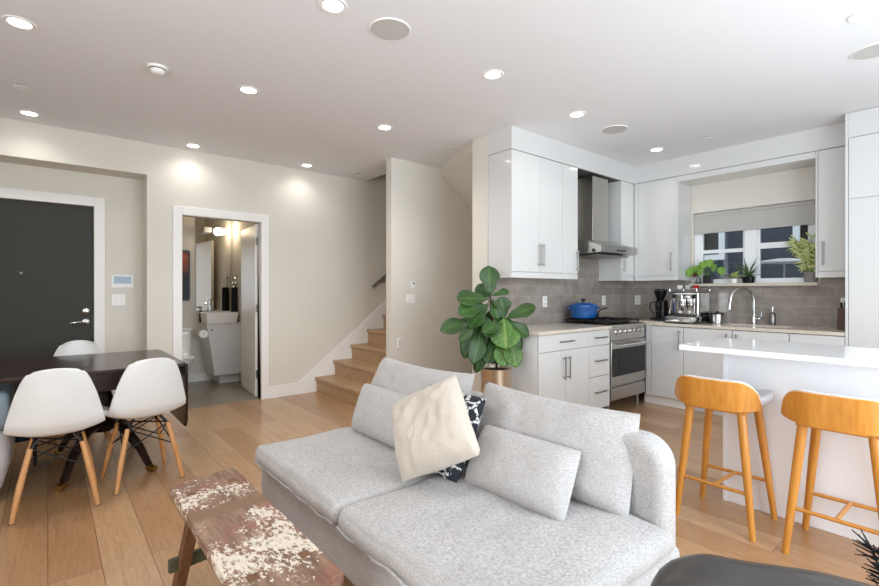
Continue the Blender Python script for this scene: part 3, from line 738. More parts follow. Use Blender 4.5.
STRETCH_ON[0] = 1
solo('window_header', B(XU, 5.566, 1.052, 2.234, 2.472, 2.531), M['gloss'], 'white bridging panel over the kitchen window between the upper cabinets', 'panel')
# --- tall pantry
t = T('pantry_cabinet', 'tall white floor to ceiling pantry cabinet at the right edge', 'cabinet', (5.26, .3, 0))
part('carcass', B(4.97, 5.568, -.14, .785, .10, 2.735), M['carcass'], t)
part('end_panel', B(4.95, 5.568, .786, .805, 0, 2.735), M['gloss'], t)
part('toe_kick', B(5.02, 5.568, -.14, .785, 0, .10), M['kick'], t)
part('top_fascia', B(4.95, 4.97, -.14, .785, 2.53, 2.735), M['gloss'], t)
front_x('door', t, -.14, .785, 2.02, 2.527); front_x('door', t, -.14, .785, .102, 2.018)

# --- sink run
def base_x(lab, y0, y1, fronts):
    t = T('base_cabinet', lab, 'cabinet', (5.25, (y0 + y1) / 2, 0), 'white base cabinets')
    part('carcass', B(4.971, 5.56, y0, y1, .10, .66), M['carcass'], t)
    part('toe_kick', B(5.02, 5.56, y0, y1, 0, .10), M['kick'], t)
    for nm, a, b, z0, z1, hy in fronts:
        f = front_x(nm, t, a, b, z0, z1)
        if hy: bar_handle('handle', f, (4.95, hy, .645), (4.95, hy, .825), SX)
    return t
t = base_x('white base cabinet in the corner right of the range, single door', 2.07, 2.428, [('door', 2.07, 2.40, .102, .870, 2.105)])
part('filler', B(4.95, 4.972, 2.402, 2.46, .102, .874), M['gloss'], t); part('toe_board', B(5.0, 5.02, 2.07, 2.50, 0, .10), M['trim'], t)
base_x('white two door base cabinet under the kitchen sink', 1.182, 2.068, [('door', 1.628, 2.068, .102, .870, 1.67), ('door', 1.182, 1.624, .102, .870, 1.585)])
base_x('white base cabinet between the sink cabinet and the tall pantry', .808, 1.180, [('drawer', .808, 1.180, .735, .870, 0), ('door', .808, 1.180, .102, .733, 0)])
SXA, SXB, SYA, SYB = 5.08, 5.44, 1.24, 1.80
m = B(4.94, SXA, .808, 3.005, .875, .905).box(SXB, 5.558, .808, 3.005, .875, .905).box(SXA, SXB, SYB, 3.005, .875, .905).box(SXA, SXB, .808, SYA, .875, .905)
solo('countertop', m, M['counter'], 'long beige stone countertop holding the sink under the window', 'countertop', 'beige countertops')
m = MB()
m.box(SXA - .012, SXB + .012, SYA - .012, SYB + .012, .67, .675)
m.box(SXA - .012, SXA - .002, SYA - .012, SYB + .012, .675, .874).box(SXB + .002, SXB + .012, SYA - .012, SYB + .012, .675, .874)
m.box(SXA - .002, SXB + .002, SYA - .012, SYA - .002, .675, .874).box(SXA - .002, SXB + .002, SYB + .002, SYB + .012, .675, .874)
t = T('sink', 'undermounted steel kitchen sink below the arched faucet', 'sink', (5.26, 1.62, .67))
part('basin', m, M['steelin'], t)
part('drain', MB().lathe([(.045, .675), (.04, .679), (.02, .677), (0, .677)], (5.26, 1.62, 0)), M['chrome'], t)
t = T('faucet', 'tall arched chrome kitchen faucet with side lever', 'faucet', (5.49, 1.60, .905))
p0 = Vector((5.49, 1.60, .905)); dr = Vector((-.8, .6, 0))
part('base', MB().lathe([(.030, 0), (.030, .006), (.022, .012), (.021, .08), (.016, .085), (0, .085)], p0, 20), M['chrome'], t)
pts = [p0 + Vector((0, 0, .08)), p0 + Vector((0, 0, .24))] + [p0 + dr * (.125 - .125 * math.cos(q)) + Vector((0, 0, .24 + .135 * math.sin(q))) for q in [math.pi * i / 12 for i in range(1, 12)]]
pts += [p0 + dr * .25 + Vector((0, 0, .235)), p0 + dr * .255 + Vector((0, 0, .21))]
part('spout', MB().tube(pts, .0135, 14), M['chrome'], t)
part('spray_head', MB().cyl(p0 + dr * .255 + Vector((0, 0, .215)), p0 + dr * .262 + Vector((0, 0, .155)), .016, .018, 14), M['chrome'], t)
part('lever', MB().tube([p0 + Vector((0, -.02, .055)), p0 + Vector((0, -.055, .058)), p0 + Vector((-.01, -.065, .062)), p0 + Vector((-.015, -.068, .13))], [.012, .012, .007, .006], 10), M['chrome'], t)
t = T('soap_dispenser', 'slim steel soap dispenser right of the kitchen faucet', 'soap dispenser', (5.49, 1.44, .905))
part('bottle', MB().lathe([(0, 0), (.027, 0), (.028, .005), (.028, .11), (.018, .125), (.012, .128), (0, .128)], (5.49, 1.44, .905), 22), M['nickel'], t)
part('pump', MB().cyl((5.49, 1.44, 1.04), (5.49, 1.44, 1.085), .006, n=10).tube([(5.49, 1.44, 1.085), (5.45, 1.45, 1.083)], .006, 10).lathe([(0, 0), (.012, 0), (.012, .012), (0, .014)], (5.49, 1.44, 1.078)), M['chrome'], t)
t = T('knife_block', 'brown wooden knife block beside the tall pantry', 'knife block', (5.33, .87, .905))
part('block', MB().prism([(5.28, .905), (5.40, .905), (5.42, 1.06), (5.33, 1.10)], .09, 'y', .825), M['darkwood'], t, bevel=.003)
for k in range(3): part('knife_handle', MB().obox((5.37, .845 + k * .025, 1.11), (1, 0, .2), (0, 1, 0), (-.3, 0, 1), .010, .008, .04), M['black'], t, bevel=.002)

# --- coffee things
solo('serving_board', MB().prism([(4.99, 2.29), (5.40, 2.29), (5.42, 2.31), (5.42, 2.54), (5.40, 2.56), (4.99, 2.56), (4.97, 2.54), (4.97, 2.31)], .012, 'z', .905), M['sill'], 'pale flat board under the black coffee grinder', 'board', bevel=.002)
t = T('coffee_grinder', 'black coffee grinder with round hopper left of the espresso machine', 'coffee grinder', (5.2, 2.42, .927))
c = Vector((5.2, 2.415, .927))
part('body', MB().rbox(c + Vector((.03, 0, .115)), (.06, .05, .11), .02, 6), M['black'], t)
part('base_plate', MB().rbox(c + Vector((-.01, 0, .0125)), (.115, .065, .0125), .01, 6), M['black'], t)
part('hopper', MB().lathe([(.035, .22), (.038, .235), (.065, .30), (.066, .33), (.06, .33), (.03, .24)], c, 26), M['darkglass'], t)
part('hopper_lid', MB().lathe([(.069, .33), (.07, .338), (.05, .348), (0, .35)], c, 26), M['black'], t)
part('spout', MB().rbox(c + Vector((-.055, 0, .17)), (.03, .022, .03), .01, 5), M['black'], t)
part('portafilter_fork', MB().tube([c + Vector((-.03, .02, .10)), c + Vector((-.09, .02, .10)), c + Vector((-.09, -.02, .10)), c + Vector((-.03, -.02, .10))], .005, 8), M['chrome'], t)
part('side_handle', MB().tube([c + Vector((0, .05, .20)), c + Vector((-.02, .10, .19)), c + Vector((-.02, .11, .12)), c + Vector((0, .07, .06))], .008, 8), M['black'], t)
t = T('espresso_machine', 'chrome espresso machine with cups on top at the sink counter corner', 'espresso machine', (5.25, 2.13, .905))
c = Vector((5.25, 2.13, .905))
part('boiler_body', MB().rbox(c + Vector((.04, 0, .205)), (.15, .135, .135), .015, 6), M['chrome'], t)
part('drip_tray', MB().rbox(c + Vector((-.06, 0, .045)), (.22, .14, .03), .008, 8), M['chrome'], t)
part('tray_grille', B(c.x - .265, c.x - .12, c.y - .12, c.y + .12, c.z + .074, c.z + .080), M['black'], t)
part('cup_warmer', MB().rbox(c + Vector((.02, 0, .345)), (.18, .14, .006), .004, 6), M['steel'], t)
rail = MB()
for z in (.37,): rail.tube([c + Vector((-.16, -.135, z)), c + Vector((.19, -.135, z)), c + Vector((.19, .135, z)), c + Vector((-.16, .135, z)), c + Vector((-.16, -.135, z))], .004, 8)
for dx2 in (-.16, .19):
    for dy2 in (-.135, .135): rail.cyl(c + Vector((dx2, dy2, .345)), c + Vector((dx2, dy2, .372)), .004, n=8)
part('cup_rail', rail, M['chrome'], t)
gh = MB().lathe([(.032, 0), (.034, .01), (.034, .06), (.026, .07), (0, .07)], c + Vector((-.19, 0, .20)), 22).tube([c + Vector((-.11, 0, .28)), c + Vector((-.16, 0, .285)), c + Vector((-.19, 0, .265))], [.03, .026, .022], 14).cyl(c + Vector((-.19, 0, .27)), c + Vector((-.19, 0, .30)), .012, n=10)
part('group_head', gh, M['chrome'], t)
pf = part('portafilter', MB().lathe([(.030, .17), (.036, .19), (.036, .205), (0, .205)], c + Vector((-.19, 0, 0)), 22).tube([c + Vector((-.19, 0, .17)), c + Vector((-.19, .012, .15))], .008, 8), M['chrome'], t)
part('grip', MB().tube([c + Vector((-.215, -.01, .185)), c + Vector((-.30, -.05, .165)), c + Vector((-.36, -.075, .15))], [.009, .014, .011], 10), M['black'], pf)
for s in (-1, 1):
    part('steam_wand', MB().tube([c + Vector((-.13, s * .11, .28)), c + Vector((-.17, s * .115, .26)), c + Vector((-.18, s * .12, .15)), c + Vector((-.20, s * .125, .10))], .006, 8), M['chrome'], t)
    part('steam_knob', MB().lathe([(.012, 0), (.022, .006), (.022, .026), (0, .030)], c + Vector((-.112, s * .10, .29)), 16, ax=(-1, 0, 0)), M['black'], t)
for s in (-.045, .045): part('gauge', MB().lathe([(.018, 0), (.018, .010), (.015, .012), (0, .012)], c + Vector((-.110, s, .12)), 18, ax=(-1, 0, 0)), M['white'], t)
for dx2 in (-.24, .15):
    for dy2 in (-.11, .11): part('foot', MB().lathe([(0, 0), (.016, 0), (.018, .008), (.012, .018), (0, .018)], c + Vector((dx2, dy2, 0)), 14), M['chrome'], t)
def cup(x, y, z, lab, mat):
    t = T('espresso_cup', lab, 'cup', (x, y, z), 'cups on the espresso machine')
    part('bowl', MB().lathe([(0, 0), (.018, 0), (.022, .006), (.032, .05), (.029, .05), (.019, .008), (0, .006)], (x, y, z), 20), M[mat], t)
    part('handle', MB().tube([(x - .028, y, z + .042), (x - .045, y, z + .038), (x - .045, y, z + .018), (x - .024, y, z + .015)], .004, 8), M[mat], t)
cup(5.18, 2.20, 1.266, 'white cup on the left of the espresso machine top', 'ceramic')
cup(5.31, 2.17, 1.266, 'white cup at the back of the espresso machine top', 'ceramic')
cup(5.20, 2.045, 1.266, 'red cup on the espresso machine top', 'red')
t = T('canister', 'round steel canister with black rim right of the espresso machine', 'canister', (5.28, 1.87, .905))
part('body', MB().lathe([(0, 0), (.052, 0), (.056, .004), (.056, .10), (.05, .10), (0, .095)], (5.30, 1.87, .905), 26), M['steel'], t)
part('lid', MB().lathe([(.058, .10), (.058, .112), (.04, .118), (.012, .12), (.012, .132), (0, .134)], (5.30, 1.87, .905), 26), M['black'], t)
t = T('jug', 'small black jug squeezed between the espresso machine and the steel canister', 'jug', (5.34, 1.965, .905))
part('body', MB().lathe([(0, 0), (.032, 0), (.036, .006), (.032, .07), (.036, .11), (.033, .11), (.028, .07), (0, .006)], (5.38, 1.96, .905), 20), M['black'], t)
part('handle', MB().tube([(5.35, 1.955, 1.01), (5.325, 1.95, 1.0), (5.325, 1.95, .95), (5.35, 1.955, .94)], .005, 8), M['black'], t)

STRETCH_ON[0] = None
# --- peninsula island
t = T('kitchen_island', 'white kitchen island with overhanging stone top behind the two stools', 'island', (3.3, .3, 0))
part('base', B(3.11, 3.46, -.9, 1.05, 0, .904), M['island'], t, bevel=.002)
part('end_panel', B(3.10, 3.47, 1.05, 1.068, 0, .904), M['island'], t, bevel=.002)
part('top', B(2.845, 3.50, -.95, 1.215, .905, .936), M['islandtop'], t, bevel=.004)

STRETCH_ON[0] = 1
# --- roller shade
t = T('roller_shade', 'grey roller shade half lowered over the kitchen window', 'window shade', (5.59, 1.67, 1.906))
part('fabric', B(5.578, 5.581, WY0 + .004, WY1 - .004, 1.922, 2.13), M['shade'], t)
part('roller', MB().cyl((5.59, WY0 + .004, 2.122), (5.59, WY1 - .004, 2.122), .022, n=18), M['shade'], t)
part('bottom_bar', B(5.572, 5.587, WY0 + .004, WY1 - .004, 1.906, 1.926), M['shade'], t, bevel=.003)

STRETCH_ON[0] = None
# ================================================================== LEAVES AND PLANTS
CR = Vector((math.sin(ANG), -math.cos(ANG), 0)); CF = Vector((math.cos(ANG), math.sin(ANG), 0)); UP = Vector((0, 0, 1))
def leaf_mesh(name, base, tip, nrm, W, mat, off, shape='fig', bend=.12, fold=.18, wavy=.03, nu=13, nv=20):
    base, tip = Vector(base), Vector(tip); d = tip - base; L = d.length; a = d.normalized()
    nrm = Vector(nrm); nrm = (nrm - a * nrm.dot(a)).normalized(); s = a.cross(nrm)
    vs, fs, ve = [], [], []
    ph = random.random() * 6
    for j in range(nv):
        t = j / (nv - 1)
        if shape == 'fig': wd = (math.sin(math.pi * min(1, t ** 1.45 * .985 + .012)) ** .62) * (.62 + .38 * t ** .5) * (1 - .22 * math.exp(-((t - .42) / .13) ** 2))
        elif shape == 'heart': wd = math.sin(math.pi * min(1, t ** .62 * .99 + .008)) ** .75
        else: wd = math.sin(math.pi * min(1, (t * .94 + .05) ** .7)) ** .9
        for i in range(nu):
            u = -1 + 2 * i / (nu - 1)
            p = base + a * (t * L) + s * (u * wd * W / 2)
            p += nrm * (-bend * L * (t * t) * 1.0 + fold * abs(u) * wd * W / 2 + wavy * L * u * u * math.sin(9 * t + ph + (2 if u > 0 else 0)))
            vs.append(p)
            c = math.exp(-(u / .10) ** 2); lat = math.exp(-(((t * 7 - abs(u) * 1.6) % 1 - .5) / .10) ** 2) * .6 * (abs(u) < .9)
            ve.append(max(c, lat) * (1 if shape == 'fig' else .5))
    for j in range(nv - 1):
        for i in range(nu - 1): fs.append((j * nu + i, j * nu + i + 1, (j + 1) * nu + i + 1, (j + 1) * nu + i))
    return vs, fs, ve
def leaves_obj(name, leaves, mat, parent):
    vs, fs, ve = [], [], []
    for l in leaves:
        o = len(vs); vs += [shift_stretch(p) for p in l[0]]; fs += [tuple(i + o for i in f) for f in l[1]]; ve += l[2]
    off = OFF[parent.name]; me = bpy.data.meshes.new(name); me.from_pydata([tuple(v - off) for v in vs], [], fs)
    at = me.attributes.new('vein', 'FLOAT', 'POINT'); at.data.foreach_set('value', ve)
    me.polygons.foreach_set('use_smooth', [True] * len(fs)); me.materials.append(mat); me.update()
    o = bpy.data.objects.new(name, me); C.objects.link(o); o.parent = parent; OFF[o.name] = off
    sm = o.modifiers.new('thickness', 'SOLIDIFY'); sm.thickness = .0012
    return o

PC = Vector((2.965, 2.79, 0))
t = T('fiddle_leaf_fig', 'fiddle leaf fig with big dark leaves in a champagne metal pot behind the sofa', 'potted plant', PC)
part('pot', MB().lathe([(0, .255), (.118, .255), (.125, .262), (.135, .585), (.137, .592), (.130, .592), (.128, .575), (0, .575)], PC, 44), M['gold'], t)
part('soil', MB().lathe([(0, .582), (.09, .58), (.128, .574), (.128, .56), (0, .56)], PC, 30), M['soil'], t)
sl = MB()
sm_ = MB().box(PC.x - .14, PC.x + .14, PC.y - .014, PC.y + .014, .225, .254).box(PC.x - .014, PC.x + .014, PC.y - .14, PC.y + .14, .222, .252)
sd = part('plant_stand', sm_, M['stoolwood'], t)
for k in range(4):
    q = Vector((math.cos(k * math.pi / 2), math.sin(k * math.pi / 2), 0)) * .145
    part('leg', MB().cyl(PC + q, PC + q + UP * .42, .013, n=12), M['stoolwood'], sd)
def pp(px, py, f=0): return PC + CR * ((px - 498) * .00846) + UP * (.594 + (369 - py) * .00846) + CF * f
trunk = part('trunk', MB().tube([pp(499, 372), pp(497, 345, .01), pp(495, 322, .02), pp(493, 308, .01), pp(492, 292)], [.011, .010, .009, .007, .005], 10), M['bark'], t)
part('branch', MB().tube([pp(497, 345, .01), pp(488, 330, -.02), pp(482, 318, -.03)], [.008, .006, .004], 8), M['bark'], t)
part('branch', MB().tube([pp(496, 338, .01), pp(503, 326, -.04), pp(507, 318, -.05)], [.008, .006, .004], 8), M['bark'], t)
FG = [  # base px, tip px, base depth, tip depth, width px, normal tilt (right, up), bright
    (492, 297, 491, 265, 0, .02, 21, (.1, .1), 0), (494, 296, 512, 290, 0, .03, 9, (.1, .9), 0), (491, 298, 480, 284, .05, .12, 14, (0, .2), 0),
    (490, 299, 458, 298, -.02, -.10, 20, (-.2, .7), 0), (489, 305, 459, 312, -.03, -.16, 19, (-.4, .3), 0), (489, 304, 470, 327, -.04, -.16, 18, (-.3, .4), 0),
    (481, 318, 441, 330, -.03, -.06, 17, (-.2, .5), 0), (482, 317, 460, 341, -.05, -.14, 13, (-.6, .2), 0), (484, 318, 464, 357, -.05, -.12, 19, (-.3, .2), 0),
    (485, 322, 474, 362, -.04, -.18, 17, (.2, .2), 0), (488, 328, 479, 373, -.05, -.10, 14, (.3, .0), 0), (483, 316, 495, 334, -.06, -.20, 20, (.2, .5), 0),
    (505, 320, 503, 297, -.03, -.05, 18, (.1, .2), 0), (507, 319, 536, 306, -.05, -.08, 17, (-.2, .8), 0), (508, 321, 531, 336, -.04, -.04, 16, (.4, .4), 0),
    (505, 318, 505, 346, -.06, -.20, 29, (.0, .55), 1), (504, 322, 483, 330, -.07, -.2, 16, (-.2, .7), 0), (504, 330, 517, 366, -.05, -.14, 20, (.4, .2), 1),
    (500, 335, 505, 364, -.04, -.17, 19, (0, .3), 1), (499, 338, 487, 362, -.02, -.12, 18, (-.3, .3), 0), (506, 326, 521, 354, -.02, -.06, 17, (.6, .2), 0),
    (490, 322, 497, 362, .0, -.06, 20, (.1, .2), 0), (503, 328, 494, 366, .02, .02, 20, (-.2, .1), 0), (486, 310, 468, 338, .0, -.02, 18, (-.3, .3), 0), (505, 332, 527, 352, .02, .05, 17, (.5, .2), 0), (495, 312, 512, 332, .0, -.04, 18, (.2, .4), 0),
    (497, 330, 490, 350, .04, .12, 20, (0, 0), 0), (500, 322, 518, 344, .05, .15, 20, (.2, 0), 0), (492, 312, 484, 340, .04, .12, 20, (-.2, 0), 0), (494, 300, 499, 318, -.02, -.09, 14, (.3, .4), 0)]
for bx, by, tx, ty, fb, ft, wpx, (nr, nu_), br in FG:
    n = -CF + CR * nr + UP * nu_
    b_ = pp(bx, by, fb); e_ = pp(tx, ty, ft)
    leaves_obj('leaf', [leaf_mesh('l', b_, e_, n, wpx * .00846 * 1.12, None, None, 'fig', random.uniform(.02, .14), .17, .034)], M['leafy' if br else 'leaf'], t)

SILL = WZ0
STRETCH_ON[0] = 1
def pot_sq(t, c, w, h, mat, name='pot'):
    return part(name, MB().prism([(c[0] - w * .8, c[1] - w * .8), (c[0] + w * .8, c[1] - w * .8), (c[0] + w * .8, c[1] + w * .8), (c[0] - w * .8, c[1] + w * .8)], h, 'z', c[2]), M[mat], t, bevel=.006)
c = Vector((5.53, 2.045, SILL))
t = T('pothos_plant', 'round-leaved green houseplant in a small black pot at the left of the window sill', 'potted plant', c, 'plants on the kitchen window sill')
pot_sq(t, c, .05, .085, 'black')
part('soil', B(c.x - .035, c.x + .035, c.y - .035, c.y + .035, c.z + .084, c.z + .088), M['soil'], t)
stem_m = MB(); lv = []
for ex, ey, ez, wd in ((-.06, .02, .24, .085), (-.04, -.03, .26, .075), (-.05, .08, .20, .075), (-.06, .13, .18, .08), (-.10, .145, .155, .075), (-.05, -.14, .17, .08), (-.02, -.06, .21, .065), (-.07, .05, .16, .06)):
    tp = c + Vector((ex, ey, ez)); stem_m.tube([c + UP * .08, c + Vector((ex * .4, ey * .4, ez * .75)), tp], .0025, 6)
    lv.append(leaf_mesh('l', tp + UP * .01, tp + Vector((-.02, ey * .15, -.085)), Vector((-1, -.2, .5)), wd, None, None, 'heart', .08, .1, .02, 9, 12))
part('stem', stem_m, M['stem'], t)
for l in lv: leaves_obj('leaf', [l], M['leafl'], t)
leaves_obj('leaf', [leaf_mesh('l', c + Vector((-.05, .08, .14)), c + Vector((-.08, .12, .07)), Vector((-1, 0, .4)), .085, None, None, 'heart', .05, .1, .02, 9, 12)], M['leafr'], t)['label'] = 'purple brown leaf'

c = Vector((5.53, 1.66, SILL))
t = T('spider_plant', 'spiky green plant in a dark glass pot at the middle of the window sill', 'potted plant', c, 'plants on the kitchen window sill')
part('pot', MB().lathe([(0, 0), (.045, 0), (.055, .01), (.062, .07), (.058, .07), (.05, .012), (0, .01)], c, 26), M['darkglass'], t)
part('soil', MB().lathe([(0, .06), (.056, .058), (.056, .05), (0, .05)], c, 20), M['soil'], t)
lv = []
rr = random.Random(3)
for k in range(26):
    a = rr.uniform(0, 6.28); L = rr.uniform(.12, .24); el = rr.uniform(.3, 1.25)
    d = Vector((math.cos(a) * math.cos(el) * .6 - .12, math.sin(a) * math.cos(el), math.sin(el))).normalized()
    s_ = d.cross(UP).normalized(); b_ = c + UP * .06
    if (b_ + d * L).x > 5.575: d.x = -abs(d.x) * .5; d.normalize()
    lv.append(leaf_mesh('l', b_, b_ + d * L, s_.cross(d), .014, None, None, 'blade', .35, .1, 0, 3, 8))
leaves_obj('foliage', lv, M['leafd'], t)
c = Vector((5.52, 1.79, SILL))
t = T('variegated_plant', 'small cream variegated plant left of the spiky one on the window sill', 'potted plant', c, 'plants on the kitchen window sill')
part('pot', MB().lathe([(0, 0), (.028, 0), (.033, .05), (.03, .05), (.025, .006), (0, .006)], c, 20), M['ceramic'], t)
lv = []
for k in range(16):
    a = rr.uniform(0, 6.28); el = rr.uniform(.1, 1.1); L = rr.uniform(.06, .13)
    d = Vector((math.cos(a) * math.cos(el) * .5 - .1, math.sin(a) * math.cos(el), math.sin(el))).normalized(); b_ = c + UP * .045
    lv.append(leaf_mesh('l', b_ + d * .03, b_ + d * L, d.cross(UP).cross(d), .035, None, None, 'blade', .3, .1, .02, 5, 8))
leaves_obj('foliage', lv, M['leafv'], t)
c = Vector((5.525, 1.145, SILL))
t = T('bamboo_plant', 'tall yellow-green leafy plant in a grey stone pot on the window sill', 'potted plant', c, 'plants on the kitchen window sill')
part('pot', MB().lathe([(0, 0), (.045, 0), (.05, .01), (.055, .085), (.06, .088), (.06, .1), (.05, .1), (.046, .02), (0, .02)], c, 26), M['stone'], t)
part('soil', MB().lathe([(0, .09), (.05, .088), (.05, .08), (0, .08)], c, 20), M['soil'], t)
sm2 = MB(); lv = []
for k in range(7):
    ty = rr.uniform(0, .24); tz = rr.uniform(.28, .58); tx = rr.uniform(-.02, .05)
    P0 = c + Vector((rr.uniform(-.02, .02), rr.uniform(-.02, .02), .09)); P2 = c + Vector((tx, ty, tz)); P1 = (P0 + P2) / 2 + Vector((0, -.015, .03))
    sm2.tube([P0, P1, P2], [.004, .003, .002], 6)
    for q in range(20):
        s_ = rr.uniform(.1, 1.0); b_ = P0.lerp(P2, s_); el = rr.uniform(-.6, .9); yy = rr.choice((-1, 1, 1)) * rr.uniform(.4, 1)
        d = Vector((rr.uniform(-.5, .3), yy, el)).normalized(); L = rr.uniform(.06, .11)
        e_ = b_ + d * L
        if e_.y < 1.075 or e_.x > 5.60: continue
        if e_.z > 1.86 : continue
        lv.append(leaf_mesh('l', b_, e_, Vector((-1, .2, .4)), .02, None, None, 'blade', .25, .1, .02, 3, 6))
part('cane', sm2, M['stem'], t)
leaves_obj('foliage', lv, M['leafv'], t)
t = T('glass_bottle', 'small clear glass bottle at the far left end of the window sill', 'bottle', (5.52, 2.14, SILL))
part('body', MB().lathe([(0, 0), (.024, 0), (.026, .004), (.026, .05), (.012, .07), (.012, .085), (.010, .085), (.010, .07), (.023, .05), (.023, .006), (0, .004)], (5.52, 2.14, SILL), 22), M['glass'], t)
part('cap', MB().lathe([(0, .085), (.014, .085), (.014, .10), (0, .10)], (5.52, 2.14, SILL), 16), M['white'], t)

STRETCH_ON[0] = None
# ================================================================== OUTSIDE THE KITCHEN WINDOW
t = T('neighbour_house', 'dark blue-grey house wall with white window frames outside the kitchen window', 'house', (8.2, 2.5, -1))
part('wall', B(8.0, 8.3, -3.5, 7.0, -1.0, 4.6), M['siding'], t)
part('eave', B(7.6, 8.3, -3.5, 7.0, 4.6, 4.8), M['vinyl'], t)
def ext_window(y0, y1, z0, z1, bars=1):
    m = B(7.96, 8.02, y0 - .08, y0, z0 - .08, z1 + .08).box(7.96, 8.02, y1, y1 + .08, z0 - .08, z1 + .08).box(7.96, 8.02, y0, y1, z0 - .08, z0).box(7.96, 8.02, y0, y1, z1, z1 + .08)
    for k in range(bars):
        yc = y0 + (y1 - y0) * (k + 1) / (bars + 1); m.box(7.97, 8.02, yc - .025, yc + .025, z0, z1)
    f = part('window', m, M['vinyl'], t); part('pane', B(7.985, 7.995, y0, y1, z0, z1), M['darkglass'], f); return f
ext_window(2.80, 3.75, 1.82, 3.0); ext_window(1.10, 1.78, 1.95, 3.0, 0)
t = T('garden_lamp', 'white flat-topped outdoor lamp on a thin pole outside the right window pane', 'lamp', (7.0, 1.75, -1))
part('canopy', MB().lathe([(0, 1.60), (.25, 1.60), (.27, 1.612), (.25, 1.63), (.10, 1.655), (0, 1.66)], (7.0, 1.72, 0), 36), M['white'], t)
part('pole', MB().cyl((7.0, 1.72, -1.0), (7.0, 1.72, 1.61), .010, n=10), M['nickel'], t)
struct('ground', B(5.9, 9.0, -3.5, 7.0, -1.1, -1.0), M['stone'])

# ================================================================== BATHROOM SEEN THROUGH THE DOOR
t = T('vanity', 'white tapered vanity cabinet in the bathroom behind the open door', 'vanity', (1.83, 6.9, 0))
def taper(y0, y1): return MB().add([(1.70, y0, .13), (2.045, y0, .13), (2.045, y1, .13), (1.70, y1, .13), (1.605, y0, .795), (2.045, y0, .795), (2.045, y1, .795), (1.605, y1, .795)],
                                   [(0, 3, 2, 1), (4, 5, 6, 7), (0, 1, 5, 4), (1, 2, 6, 5), (2, 3, 7, 6), (3, 0, 4, 7)])
part('body', taper(6.70, 7.145), M['carcass'], t)
dv = part('door', taper(6.678, 6.698), M['gloss'], t, bevel=.002)
part('knob', MB().lathe([(.014, 0), (.016, .012), (0, .016)], (1.66, 6.678, .74), 14, ax=(0, -1, 0)), M['nickel'], dv)
part('plinth', B(1.79, 2.045, 6.80, 7.145, 0, .13), M['kick'], t)
part('top', B(1.595, 2.048, 6.665, 7.148, .795, .822), M['sill'], t, bevel=.002)
t = T('vessel_sink', 'rectangular white vessel basin on the bathroom vanity', 'sink', (1.80, 6.88, .822))
m = MB().add([(1.62, 6.72, .822), (1.99, 6.72, .822), (1.99, 7.04, .822), (1.62, 7.04, .822), (1.605, 6.70, .965), (2.01, 6.70, .965), (2.01, 7.06, .965), (1.605, 7.06, .965),
              (1.62, 6.715, .965), (1.995, 6.715, .965), (1.995, 7.045, .965), (1.62, 7.045, .965), (1.64, 6.74, .85), (1.97, 6.74, .85), (1.97, 7.02, .85), (1.64, 7.02, .85)],
             [(0, 3, 2, 1), (0, 1, 5, 4), (1, 2, 6, 5), (2, 3, 7, 6), (3, 0, 4, 7), (4, 5, 9, 8), (5, 6, 10, 9), (6, 7, 11, 10), (7, 4, 8, 11), (8, 9, 13, 12), (9, 10, 14, 13), (10, 11, 15, 14), (11, 8, 12, 15), (12, 13, 14, 15)])
part('basin', m, M['ceramic'], t, bevel=.006)
t = T('basin_faucet', 'chrome faucet behind the white bathroom basin', 'faucet', (1.74, 7.10, .822))
part('column', MB().cyl((1.74, 7.10, .822), (1.74, 7.10, 1.12), .018, n=14), M['chrome'], t)
part('spout', MB().tube([(1.74, 7.10, 1.08), (1.74, 6.96, 1.075), (1.74, 6.945, 1.055)], [.014, .013, .012], 10), M['chrome'], t)
part('lever', MB().cyl((1.74, 7.10, 1.12), (1.76, 7.03, 1.15), .007, n=8), M['chrome'], t)
t = T('soap_bottle', 'dark pump bottle beside the bathroom basin', 'bottle', (1.606, 7.02, .822))
part('body', MB().lathe([(0, 0), (.026, 0), (.028, .005), (.028, .13), (.012, .145), (.010, .16), (0, .16)], (1.572 + .06, 7.10, .822), 18), M['black'], t)
part('pump', MB().cyl((1.632, 7.10, .98), (1.632, 7.10, 1.03), .005, n=8).cyl((1.637, 7.10, 1.03), (1.59, 7.08, 1.028), .007, n=8), M['black'], t)
struct_m = solo('wall_mirror', B(1.575, 2.042, 7.138, 7.148, .97, 2.42), M['mirror'], 'large frameless mirror over the bathroom vanity', 'mirror')
t = T('vanity_light', 'two-lamp vanity light with one glowing glass over the bathroom mirror', 'wall lamp', (1.82, 7.13, 2.10))
part('bar', B(1.66, 1.94, 7.12, 7.137, 2.088, 2.112), M['chrome'], t, bevel=.002)
part('back_plate', B(1.64, 1.72, 7.12, 7.137, 2.06, 2.14), M['chrome'], t)
part('back_plate', B(1.86, 1.94, 7.12, 7.137, 2.06, 2.14), M['chrome'], t)
for x, mt in ((1.70, 'white'), (1.90, 'vlamp')):
    part('glass_shade', MB().rbox((x, 7.07, 2.10), (.048, .035, .04), .012, 5), M[mt], t)
    part('stub', MB().cyl((x, 7.12, 2.10), (x, 7.10, 2.10), .012, n=10), M['chrome'], t)
d = bpy.data.lights.new('vanity_glow', 'POINT'); d.energy = 3.8; d.color = (1, .82, .58); d.shadow_soft_size = .06
o = bpy.data.objects.new('vanity_glow', d); C.objects.link(o); o.location = (1.90, 6.97, 2.12)
t = T('towel_ring', 'chrome towel ring on the bathroom side wall', 'towel ring', (2.04, 6.92, 1.40))
part('mount', MB().cyl((2.05, 6.92, 1.45), (2.015, 6.92, 1.45), .016, n=12), M['chrome'], t)
part('ring', MB().tube([(2.015, 6.92 + .075 * math.sin(a), 1.375 + .075 * math.cos(a)) for a in [2 * math.pi * k / 24 for k in range(25)]], .005, 8), M['chrome'], t)
